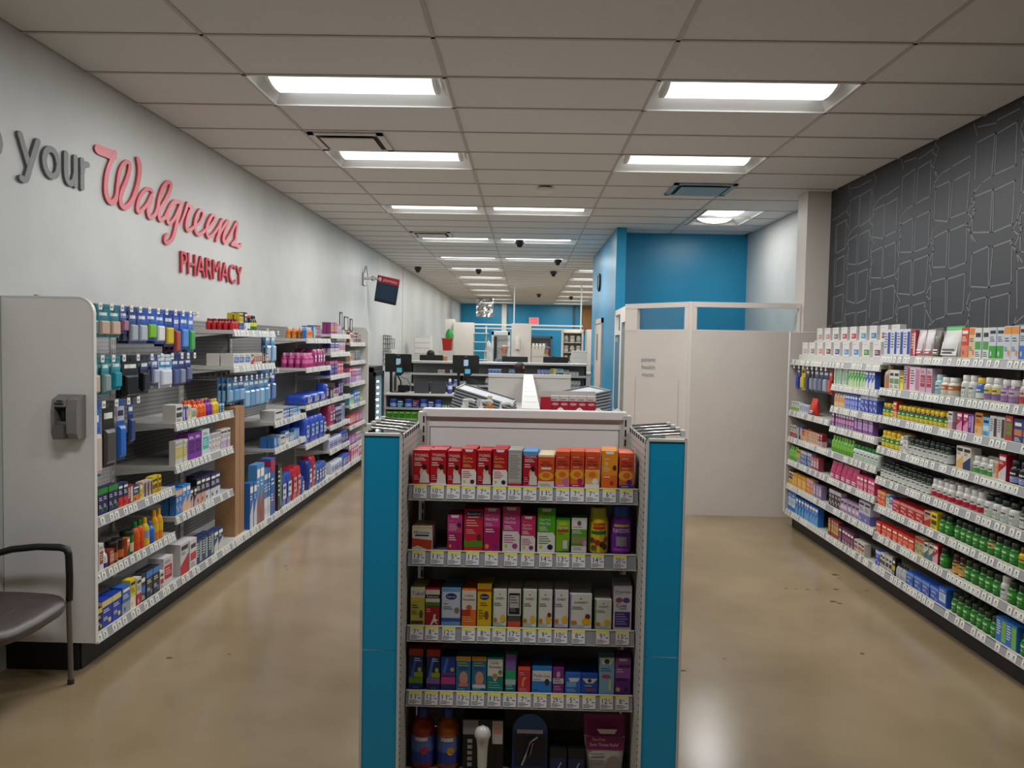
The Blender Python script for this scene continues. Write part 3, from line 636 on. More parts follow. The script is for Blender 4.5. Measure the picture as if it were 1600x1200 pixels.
S1 = [(-.388, .065, .133, RD, tyl(RD), 'red pain relief carton with mother and child, leftmost on the top end shelf'), (-.323, .061, .135, RD, tyl(WT), 'red pain relief carton with white foot, second on the top end shelf'), (-.263, .052, .132, RD, tyl(RD), 'narrow red pain relief carton with hugging child, third on the top end shelf'),
  (-.206, .056, .142, RD, gen(RD, RD, 'e8c070', t1='Dye-Free', t2='Pain & Fever'), 'tall red carton with white lower panel, left of the purple footed one'), (-.148, .054, .137, RD, tyl('5a2a78'), 'red carton with purple foot, between two white panelled red cartons'), (-.089, .056, .143, RD, gen(RD, RD, 'e8c070', t1='Dye-Free', t2='Pain & Fever', dot='1c2038'), 'red carton with white panel beside the turned grey carton'),
  (-.032, .052, .140, 'a8a49f', [('w', 0, .1, 'c2183a'), ('r', .06, .14, .94, .92, 'b4b0aa'), ('l', .1, .9, .84, 12, .055, '7c7873')], 'grey carton turned to show its fine print, top end shelf'), (.025, .055, .136, 'b3122e', [('c', .1, '5f9ad0')] + tyl('a83a80'), 'crimson carton with pale blue top, middle of the top end shelf'),
  (.086, .062, .124, 'd8552a', [('c', .06, 'e6d3ae'), ('t', "Infants'", .5, .76, .06, '3a2420', .55), ('t', 'MOTRIN', .5, .66, .08, '4a2018', .74), ('r', .2, .56, .8, .62, WT), ('o', .5, .36, .46, .14, 'e8a030'), ('o', .5, .38, .24, .08, 'd86a28'), ('r', 0, 0, 1, .2, 'd9cfc4'), ('l', .1, .9, .1, 2, .05, '8a7a70')], 'short orange carton with cream top on the top end shelf'),
  (.148, .054, .138, 'cf4526', mot('e0852c', 'c863a8'), 'orange carton with pink foot on the top end shelf'), (.203, .052, .140, 'cf4526', mot('d0702c', 'b01c5a'), 'orange carton with magenta foot on the top end shelf'), (.26, .055, .139, 'd24a28', mot('e6b070', 'e4ded8'), 'orange carton with white foot and berries on the top end shelf'),
  (.323, .060, .145, 'e08a1e', [tab(), ('l', .15, .6, .78, 1, .04, WT), ('t', 'IB', .3, .62, .09, 'f0d9a0'), ('l', .12, .55, .56, 4, .035, 'f0d9a0'), ('o', .82, .56, .12, .07, '4a2a1c'), ('r', 0, 0, 1, .36, 'd8651c'), ('o', .65, .16, .12, .06, '9a3a16'), ('l', .12, .7, .31, 1, .05, WT)], 'amber orange carton with white tab on the top end shelf'), (.387, .056, .137, 'cf4526', mot('c86a2c', '4a2a80'), 'orange carton with purple foot, rightmost on the top end shelf')]
for x, w, h, base, pr, lb in S1: ecarton(x, w, h, Z, base, pr, lb, 3)
Z = EZ[1]; PK = 'c23a80'; PK2 = 'a8185c'
def wal(c, low, ink=WT, name='Wal-Dryl', lowink='b02a6a', dot='a83a80'): return [tab('d9cfd2'), ('l', .1, .45, .83, 1, .03, 'e0a030'), ('t', 'Dye-Free', .42, .72, .055, ink, .58), ('t', name, .42, .63, .06, ink, .66), ('l', .1, .6, .57, 3, .035, ink), ('p', [(0, 0), (1, 0), (1, .38), (.88, .46), (0, .46)], low), ('l', .08, .75, .36, 4, .05, lowink), ('o', .2, .14, .09, .04, 'c8b830'), ('o', .72, .14, .16, .06, dot)]
S2 = [(-.381, .076, .091, 'd9d4ce', [('c', .06, 'd8c08a'), ('t', 'Mucinex', .5, .70, .11, '20222a', .8), ('r', .15, .6, .85, .66, '1c2448'), ('p', [(0, .0), (1, 0), (1, .44), (0, .5)], 'c03a1e'), ('p', [(0, 0), (.9, 0), (.3, .2), (0, .12)], 'd9d4ce')], 'short white and rust carton alone at the left of the second end shelf'),
  (-.255, .056, .140, PK, [tab(), ('l', .1, .5, .82, 1, .03, 'e0a030'), ('l', .1, .7, .72, 4, .05, 'eab8d0'), ('r', 0, 0, 1, .5, PK2), ('l', .1, .6, .42, 3, .06, WT), ('o', .8, .72, .14, .07, '4a2430'), ('o', .2, .14, .08, .05, 'd8a030'), ('o', .74, .12, .1, .04, '5a2a80')], 'pink allergy carton beside the empty gap, second end shelf'),
  (-.186, .073, .162, 'c4203c', [('c', .12, 'a01838'), ('r', .1, .84, .9, .95, '1c2a6a'), ('t', 'Benadryl', .5, .865, .055, WT, .68), ('r', .2, .8, .75, .82, WT), ('l', .12, .75, .72, 3, .06, 'f0b0b0'), ('l', .12, .6, .5, 3, .04, 'f0b0b0'), ('o', .78, .34, .12, .07, '5a2a20'), ('p', [(0, .1), (1, .1), (1, .24), (.5, .27), (.2, .22), (0, .3)], '4a8a1c'), ('r', 0, .0, 1, .12, 'b83018')], 'crimson carton with navy oval and green grass foot, second end shelf'),
  (-.115, .061, .170, PK, [tab('d9cfd2'), ('l', .1, .5, .82, 1, .03, 'e0a030'), ('t', 'Wal-Dryl', .46, .71, .06, WT, .76), ('l', .1, .6, .63, 2, .04, 'eab8d0'), ('r', 0, 0, 1, .56, PK2), ('l', .1, .75, .5, 2, .05, WT), ('o', .2, .13, .12, .05, 'd89a30'), ('o', .74, .13, .1, .05, '5a2a80')], 'tall pink carton with dark lower half, second end shelf'),
  (-.042, .066, .175, PK, wal('c', 'd9d4d2'), 'tall pink carton with white lower panel, second end shelf'), (.022, .055, .142, 'c22860', wal('c', 'd9d4d2', dot='8a2a60'), 'shorter pink carton with white lower panel beside the green carton'),
  (.09, .068, .173, '4aa01c', wal('c', 'd9d8d0', name='Wal-Zyr', lowink='3a7a1c', dot='1c2038'), 'tall green carton with white lower panel, second end shelf'), (.154, .052, .136, '7aa81c', [('c', .05, '1c7a30'), ('o', .5, .84, .36, .06, 'a8c020'), ('t', 'Zyrtec', .5, .70, .075, 'e6e2de', .78), ('r', .1, .62, .9, .68, 'c03020'), ('l', .15, .6, .55, 1, .03, '2a4a1c'), ('p', [(0, 0), (1, 0), (1, .42), (.94, .1), (0, .06)], '0f5a2a'), ('r', .5, .14, .84, .38, 'c8c8c4')], 'lime green carton with red word band, second end shelf'),
  (.214, .058, .138, '5a9a2a', [('r', 0, .68, 1, 1, 'd9d6d2'), ('o', .5, .85, .14, .07, '5a5a58'), ('l', .1, .9, .74, 1, .04, 'c04a4a'), ('l', .06, .8, .62, 2, .05, 'e8e4dc'), ('r', 0, .28, 1, .48, '8a8a5a'), ('o', .88, .30, .14, .08, 'c88ac0'), ('r', 0, .04, 1, .22, 'd9d4d2'), ('l', .1, .8, .16, 2, .05, '8a6a90')], 'white topped green carton beside the yellow bottle')]
for x, w, h, base, pr, lb in S2: ecarton(x, w, h, Z, base, pr, lb, 2)
def gummy(x, w, h, body, cap, label, draw):
    r = w/2; b = MB(); b.lathe([(r*.88, 0), (r, .008), (r, h*.66), (r*.95, h*.74), (r*.78, h*.8)], M(body, .3), 20)
    o = b.build('vitamin_bottle', None, loc=(x, EYB-.368+r, EZ[1]+.0005), label=label, cat='bottle')
    c = MB(); c.lathe([(r*.8, h*.79), (r*.82, h*.81), (r*.8, h*.97), (r*.74, h)], M(cap, .4), 20); c.build('cap', o)
    l = MB(); draw(l, lambda a, z, e: ((r+.0006+e)*math.sin(a/r), -(r+.0006+e)*math.cos(a/r), z*h)); l.build('label', o)
def patch(l, F, a0, a1, z0, z1, m, e=0):
    n = 8
    for j in range(n): p, q = a0+(a1-a0)*j/n, a0+(a1-a0)*(j+1)/n; l.poly([F(p, z0, e), F(q, z0, e), F(q, z1, e), F(p, z1, e)], m, True)
def g1(l, F):
    patch(l, F, -.07, .07, .04, .7, M('d8c020', .4)); patch(l, F, -.024, .024, .55, .68, M('c02a20', .4), .0004); l.text("L'il Critters", M('f0d020', .5), lambda x, y, z: F(x, .6+y/.175, .0008), .011, .044)
    patch(l, F, -.03, .03, .44, .51, M('1c6a3a', .4), .0004)
    for k, (a, z, c) in enumerate(((-.026, .3, '6a3a20'), (-.006, .26, 'b02030'), (.012, .22, '4a3020'), (.028, .32, 'a04a40'), (-.02, .14, '5a4a30'), (.024, .16, '3a2a40'))): l.poly([F(a+.011*math.cos(q*math.pi/6), z+.065*math.sin(q*math.pi/6), .0005+.0001*k) for q in range(12)], M(c, .4), True)
def g2(l, F):
    patch(l, F, -.075, .075, .04, .7, M('6a2090', .4)); patch(l, F, -.03, .03, .58, .63, M('c0a040', .4), .0004); l.text('FLINTSTONES', M('d9d4e0', .5), lambda x, y, z: F(x, .46+y/.184, .0008), .016, .066)
    patch(l, F, -.02, .02, .18, .38, M('8a8090', .5), .0004); patch(l, F, -.03, .03, .08, .14, M('9a3ab0', .5), .0004)
gummy(.29, .076, .175, 'd0b81c', 'b8b020', 'yellow vitamin bottle with red word band on the second end shelf', g1)
gummy(.375, .083, .184, '5c1c80', '1c4a98', 'purple vitamin bottle with blue cap at the end of its shelf', g2)
Z = EZ[2]
def zarb(side, low, h2=0): return [('w', 0, .045, side), ('r', 0, 0, .06, 1, side), ('o', .5, .87, .05, .02, '6a6a62'), ('t', "ZARBEE'S", .5, .74, .055, '5a5a54', .62), ('l', .1, .7, .63, 2, .05, '7a7a72'), ('o', .2, .2, .14, .06, 'c07a20'), ('o', .75, .24, .2, .10, 'd8b020'), ('l', .08, .8, .12, 2, .03, '9a9a92')]
S3 = [(-.394, .055, .148, 'b8b04a', [('r', 0, .74, 1, 1, 'd4d0c8'), ('t', 'Tukol', .5, .79, .11, '1c1c1c', .84), ('p', [(0, .6), (1, .7), (1, .74), (0, .74)], 'c8bc30'), ('l', .1, .6, .52, 2, .06, '2a2a1c'), ('o', .74, .3, .14, .11, '5a4a2a'), ('l', .08, .5, .38, 3, .04, '6a6428'), ('r', .04, .06, .9, .13, '3a3420')], 'olive and white cough carton, leftmost on the third end shelf'),
  (-.336, .055, .145, '9a1424', [('r', 0, .62, 1, .97, 'cfc8b8'), ('r', 0, .74, 1, .84, '1c1a18'), ('t', 'Robitussin', .5, .765, .05, 'e6e2de', .8), ('r', 0, .54, 1, .64, '2a7a2a'), ('l', .08, .4, .44, 2, .06, 'e0b0b0'), ('p', [(.35, .04), (.55, .2), (.6, .32), (.72, .32), (.7, .2), (.95, .16), (.75, .14), (.9, .02), (.62, .13), (.4, 0)], 'd8d0cc')], 'maroon carton with white running figure, third end shelf'),
  (-.266, .074, .148, '6a9ac0', [('r', .03, .22, .97, .9, 'b8c4d0'), ('o', .5, .78, .3, .085, '16226a'), ('t', "Hyland's", .5, .755, .05, 'd8d8e0', .46), ('l', .1, .4, .58, 1, .05, 'b02a3a'), ('l', .1, .65, .5, 2, .05, '6a7080'), ('o', .8, .42, .13, .08, '8a6a58'), ('r', 0, .14, 1, .22, '2a4a98')], 'light blue carton with navy oval, third end shelf'),
  (-.197, .055, .146, 'd86a1c', [('r', 0, .46, 1, .97, 'd2c8bc'), ('t', 'Little', .5, .80, .07, '1c1c1c', .6), ('t', 'Remedies', .5, .70, .07, '1c1c1c', .82), ('o', .5, .52, .2, .07, 'b85a20'), ('r', 0, .3, .6, .46, 'b03020'), ('l', .1, .8, .26, 3, .06, 'e8b070')], 'orange and cream carton for children, third end shelf'),
  (-.139, .054, .168, 'd2b00c', [('c', .16, 'b8980c'), ('r', 0, .82, 1, .88, 'b03a2a'), ('o', .5, .7, .34, .07, '16226a'), ('t', "Hyland's", .5, .68, .04, 'd8d8e0', .52), ('l', .2, .8, .55, 2, .05, '8a5a10'), ('o', .66, .28, .16, .1, '7a4a28'), ('l', .08, .5, .38, 4, .06, '9a8010')], 'bright yellow carton with navy oval, third end shelf'),
  (-.081, .053, .148, 'd0d0c6', zarb('6a9a4a', 0), 'white honey carton with green edge next to the yellow carton'), (-.025, .050, .149, 'c8c4be', [('r', .08, .35, .92, .9, '1c1e24'), ('r', .14, .52, .86, .84, 'b0aeac'), ('l', .2, .75, .78, 3, .07, '5a5a5c'), ('l', .18, .7, .48, 2, .05, '8a8a8c'), ('r', 0, .16, 1, .32, '4a4640'), ('r', 0, 0, 1, .17, 'c8502a')], 'carton with black facts panel and orange foot, third end shelf'),
  (.034, .054, .150, 'd0d0c6', zarb('5a9a3a', 0), 'white honey carton with green edge right of the black panelled one'), (.093, .054, .150, 'd2d0ca', zarb('6aa04a', 0) + [('o', .8, .36, .14, .06, '6a2a20')], 'white honey carton with reddish cap drawing, third end shelf'),
  (.153, .055, .150, 'd2d0cc', zarb('4a2a90', 0), 'white honey carton with purple edge, third end shelf'), (.227, .084, .138, 'd2d0cc', zarb('7a6ab0', 0) + [('o', .82, .38, .12, .07, '6a1c20')], 'wide white honey carton with lilac foot, third end shelf'),
  (.312, .063, .118, 'd2d2c8', zarb('4a9a3a', 0), 'short white honey carton with green foot, third end shelf'), (.386, .069, .172, 'ccc8cc', [('t', 'Dimetapp', .5, .84, .06, '2a1c50', .84), ('l', .08, .6, .81, 1, .03, '8a80a0'), ('o', .3, .68, .2, .06, '8a5070'), ('o', .7, .68, .2, .06, '5a3a80'), ('t', 'Cold', .42, .52, .08, '2a1c50', .56), ('l', .3, .9, .48, 1, .04, '5a50a0'), ('r', .08, .08, .92, .42, '3a2070'), ('l', .14, .8, .36, 5, .055, '9a8ac0')], 'white and purple cold carton, rightmost on the third end shelf')]
for x, w, h, base, pr, lb in S3: ecarton(x, w, h, Z, base, pr, lb, 3)
Z = EZ[3]
def navy(c1, low): return [('c', .16, 'b0301c'), ('p', [(.1, .3), (.4, .8), (.6, .8), (.3, .3)], c1), ('l', .4, .95, .76, 2, .05, 'c0c8e0'), ('o', .76, .5, .14, .06, '9ab030'), ('r', .35, .32, 1, .44, '8a9a30'), ('r', 0, .17, 1, .31, low), ('l', .3, .9, .06, 1, .03, '8a8ab0')]
def babe(base): return [('r', 0, .88, 1, 1, 'd8982a'), ('t', '20% MORE', .5, .905, .06, 'a02a1c', .84), ('l', .1, .95, .8, 2, .07, 'a8a050'), ('r', .12, .64, .88, .7, '2a4a90'), ('o', .52, .38, .3, .2, 'c08a78'), ('r', .2, .14, .85, .24, 'c0707a'), ('l', .1, .8, .06, 1, .05, '8ac0d0')]
S4 = [(-.396, .054, .160, '142a6a', navy('2a5ab0', '5a8a1c'), 'navy carton with orange top and green band, leftmost on the fourth end shelf'), (-.331, .052, .160, '141c50', navy('3a6ab0', '7a5a98'), 'navy carton with orange top and lilac band, fourth end shelf'),
  (-.273, .055, .134, '1c3a8a', [('p', [(.1, .5), (.35, .95), (.55, .95), (.3, .5)], '3a6ac0'), ('o', .78, .62, .14, .06, 'a8a050'), ('r', 0, .46, 1, .52, '8a2a60'), ('r', 0, .2, 1, .4, 'b83a78'), ('r', 0, 0, 1, .2, '1c2a6a')], 'royal blue carton with pink band, fourth end shelf'),
  (-.214, .056, .136, '1c6a8c', babe(0), 'teal carton with orange bonus strip and baby face, left of its twin'), (-.154, .056, .136, '1c6a8c', babe(0) + [('r', .05, .1, .95, .2, 'b8c8cc')], 'teal carton with orange bonus strip and pale foot, right of its twin'),
  (-.092, .062, .136, '0f7a72', [('r', .03, .46, .97, .94, 'd0ccc4'), ('t', 'Little', .45, .8, .08, '7a2a1c', .52), ('t', 'Remedies', .52, .69, .075, '1c1c1c', .8), ('p', [(.3, .46), (.5, .3), (.7, .46)], 'd0ccc4'), ('o', .5, .46, .16, .08, 'b07a50'), ('o', .82, .58, .12, .07, '8a7a30'), ('l', .1, .9, .26, 3, .07, '6ac0b8')], 'green and white carton for children, fourth end shelf'),
  (-.034, .040, .148, '2a9a6a', [('r', 0, .6, 1, 1, '7a5ab0'), ('r', 0, 0, 1, .24, '0f6a6a'), ('r', 0, .2, 1, .34, 'a8b8c8'), ('l', .1, .9, .16, 2, .07, '8ac0b8')], 'slim carton, lilac above and green below, fourth end shelf'),
  (.017, .047, .099, 'c8304a', [('r', 0, .88, 1, 1, 'd8602a'), ('p', [(.3, .3), (.45, .2), (.5, .5), (.75, .6), (.6, .62), (.4, .6)], 'd8a020'), ('l', .1, .6, .78, 2, .07, 'e8a0a0'), ('l', .1, .9, .14, 2, .07, 'e8a0b0')], 'small red carton with gold figure, fourth end shelf'),
  (.085, .076, .104, '2a7ac0', [('r', .02, .45, .98, .84, 'd0d0d0'), ('t', 'Pedia-Lax', .5, .6, .12, '8a2a3a', .84), ('l', .06, .6, .5, 1, .05, '5a6a8a'), ('o', .76, .42, .12, .13, '30343c'), ('l', .06, .4, .12, 1, .06, '16305a')], 'blue and white carton with small dark oval figure, fourth end shelf'),
  (.149, .042, .101, '7a2a78', [('o', .5, .75, .18, .12, 'b89ac0'), ('r', 0, .4, 1, .6, 'c8c0c4'), ('l', .1, .9, .54, 2, .08, '7a2a78'), ('l', .1, .9, .26, 2, .09, 'b890b8')], 'small plum carton with white band, fourth end shelf'),
  (.204, .061, .080, '2a62b8', [('p', [(.2, .78), (.32, .6), (.8, .6), (.92, .78)], 'd0d4d8'), ('r', .1, .34, .7, .6, '6aa0c8'), ('l', .1, .8, .2, 2, .09, '9ac0e0')], 'low blue carton with white tab, fourth end shelf'), (.268, .063, .080, '1c4aa0', [('p', [(.05, .78), (.3, .55), (.7, .55), (.98, .78)], 'd0d0d0'), ('o', .5, .68, .12, .09, '1c3a20'), ('l', .2, .8, .42, 1, .08, 'd0d4d8'), ('r', .3, .16, .8, .3, '8a3a60')], 'low dark blue carton with green emblem, fourth end shelf'),
  (.332, .058, .145, '7aa8c0', [('p', [(0, 1), (.2, .82), (.8, .82), (1, 1)], 'd0d0c4'), ('o', .5, .9, .18, .07, '2a3a1c'), ('l', .1, .9, .7, 2, .06, '2a5a8a'), ('o', .45, .5, .3, .05, 'b03a5a'), ('r', .62, .12, .82, .42, 'c0c0a0')], 'pale blue carton with cream tab, fourth end shelf'), (.394, .059, .145, '8a4a9a', [tab('c8c0c8'), ('r', .2, .74, 1, .82, '4a1c60'), ('l', .1, .6, .68, 2, .06, 'd0b8d8'), ('r', 0, .0, 1, .46, '5a1c78'), ('r', .06, .38, .8, .46, '2a1040'), ('o', .2, .16, .14, .06, 'd0a030'), ('o', .74, .16, .12, .06, '2a1030')], 'purple carton with dark lower half, rightmost on the fourth end shelf')]
for x, w, h, base, pr, lb in S4: ecarton(x, w, h, Z, base, pr, lb, 2)
# bottom deck
for i, (x, liq, fr) in enumerate(((-.372, '8a2410', 'b02a2a'), (-.272, '9a5010', 'c8901c'))):
    r = .046; b = MB(); b.lathe([(r*.9, 0), (r, .01), (r, .132), (r*.97, .137), (r, .142), (r, .155), (r*.94, .17), (r*.6, .19), (r*.42, .198)], M(liq, .12), 20)
    o = b.build('juice_bottle', None, loc=(x, EYB-.36+r, .1605), label=f'amber {"red" if not i else "orange"} drink bottle with blue cap and label at the display foot', cat='bottle')
    b = MB(); b.lathe([(r*.5, .196), (r*.52, .2), (r*.5, .225), (r*.44, .232)], M('1c4a9c', .35), 16); b.build('cap', o)
    b = MB(); F = lambda a, z, e: ((r+.0008+e)*math.sin(a/r), -(r+.0008+e)*math.cos(a/r), z)
    patch(b, F, -.075, .075, .022, .128, M('4a6ab0', .4)); patch(b, F, -.075, .075, .022, .068, M('2a3a8c', .4), .0003); patch(b, F, -.026, .022, .112, .126, M('c8b8b4', .4), .0004); b.poly([F(.012+.014*math.cos(q*math.pi/6), .075+.016*math.sin(q*math.pi/6), .0008) for q in range(12)], M(fr, .4)); b.build('label', o)
b = MB(); b.box(-.078, .078, -.05, .05, 0, .205, M('0e0e10', .3)); b.box(-.078, -.02, -.0505, -.05, .145, .2, M('8a8a90', .35)); b.box(.035, .075, -.0508, -.05, .11, .2, M('b8b0b4', .4)); b.box(.04, .07, -.051, -.0508, .15, .175, M('c08a78', .4))
for k, c in enumerate('TABLE'): b.box(-.06, -.042, -.0508, -.05, .02+k*.023, .034+k*.023, M('9a9aa4', .4))
o = b.build('thermometer_box', None, loc=(-.135, EYB-.31, .1605), label='black box with white ear thermometer behind its window, display foot', cat='box')
b = MB(); b.lathe([(.002, .185), (.022, .176), (.03, .162), (.032, .145), (.024, .128), (.02, .09), (.018, .02)], M('cfcdc8', .3), 16, c=(-.002, -.052, 0)); b.build('thermometer', o)
b = MB(); b.box(-.068, .068, 0, .002, 0, .15, M('1c3a80', .3)); b.prism([(.068*math.cos(a*math.pi/10), .15+.068*math.sin(a*math.pi/10)) for a in range(11)], .002, M('2a5aa0', .3), lambda a, c, tt: (a, tt, c)); b.box(-.05, .05, -.001, 0, .14, .155, M('c8c8d0', .4)); b.box(-.06, .06, -.001, 0, .01, .13, M('141a30', .3))
o = b.build('blister_pack', None, loc=(.045, EYB-.33, .1605), label='rounded blue carded pack holding a silver clip at the display foot', cat='pack')
b = MB(); b.tube([(-.03, -.012, .02), (-.015, -.016, .06), (.0, -.02, .115), (.03, -.016, .135)], .004, M('c8c8d0', .15, .9), 8); b.tube([(-.03, -.012, .02), (0, -.01, .06), (.012, -.012, .11)], .004, M('9a9aa4', .15, .9), 8); b.build('clip', o)
for i, x in enumerate((.155, .225)):
    b = MB(); b.box(-.032, .032, -.03, .03, 0, .10, M('10121a', .3)); b.box(-.028, .028, -.0304, -.03, .01, .06, M('1c2a58', .3)); b.tube([(-.012, -.032, .02), (-.004, -.034, .012), (.012, -.032, .045)], .003, M('c0c0c8', .2, .8), 6)
    b.build('small_black_box', None, loc=(x, EYB-.33, .1605), label=f'{"left" if not i else "right"} one of two low black boxes with silver mark, display foot', cat='box')
b = MB(); w, d, h = .165, .07, .218; n = 20; rings = []
for z, dy, sx in ((0, .5, .8), (.05, .9, .84), (.3, 1, .9), (.65, .75, .97), (.86, .25, 1.0), (.92, .06, 1), (1, .05, .98)): rings.append([(w/2*sx*math.copysign(abs(math.cos(a))**.35, math.cos(a)), d/2*dy*math.copysign(abs(math.sin(a))**.8, math.sin(a)), z*h) for a in [2*math.pi*k/n for k in range(n)]])
b.loft(rings[:4], M('cfcac6', .3)); b.loft(rings[3:], M('80185e', .3))
F = lambda x, z, e=0: (x*w, -d/2*(1 if z < .3 else 1-(z-.3)*.72)-.0015-e, z*h)
b.poly([F(-.43, .42), F(.43, .42), F(.45, .65), F(-.45, .65)], M('80185e', .3)); b.poly([F(-.2, .78, .001), F(-.12, .70, .001), F(.22, .70, .001), F(.28, .78, .001)], M('d8cfd2', .4))
b.text('Dye-Free', M('d8c8d0', .5), lambda x, y, z: F(-.15+x/w, .58+y/h, .003), .012, .05); b.text('Sore Throat Relief', M('d8c8d0', .5), lambda x, y, z: F(-.02+x/w, .49+y/h, .003), .013, .11)
for k in range(4): b.poly([F(-.34, .34-k*.06, .002), F(-.02, .34-k*.06, .002), F(-.02, .36-k*.06, .002), F(-.34, .36-k*.06, .002)], M('7a7a78', .5))
b.poly([F(.2+.16*math.cos(q*math.pi/6), .2+.12*math.sin(q*math.pi/6), .002) for q in range(12)], M('9a8a84', .5))
b.build('lozenge_pouch', None, loc=(.335, EYB-.315, .1605), label='magenta and white stand-up pouch at the right of the display foot', cat='pouch')
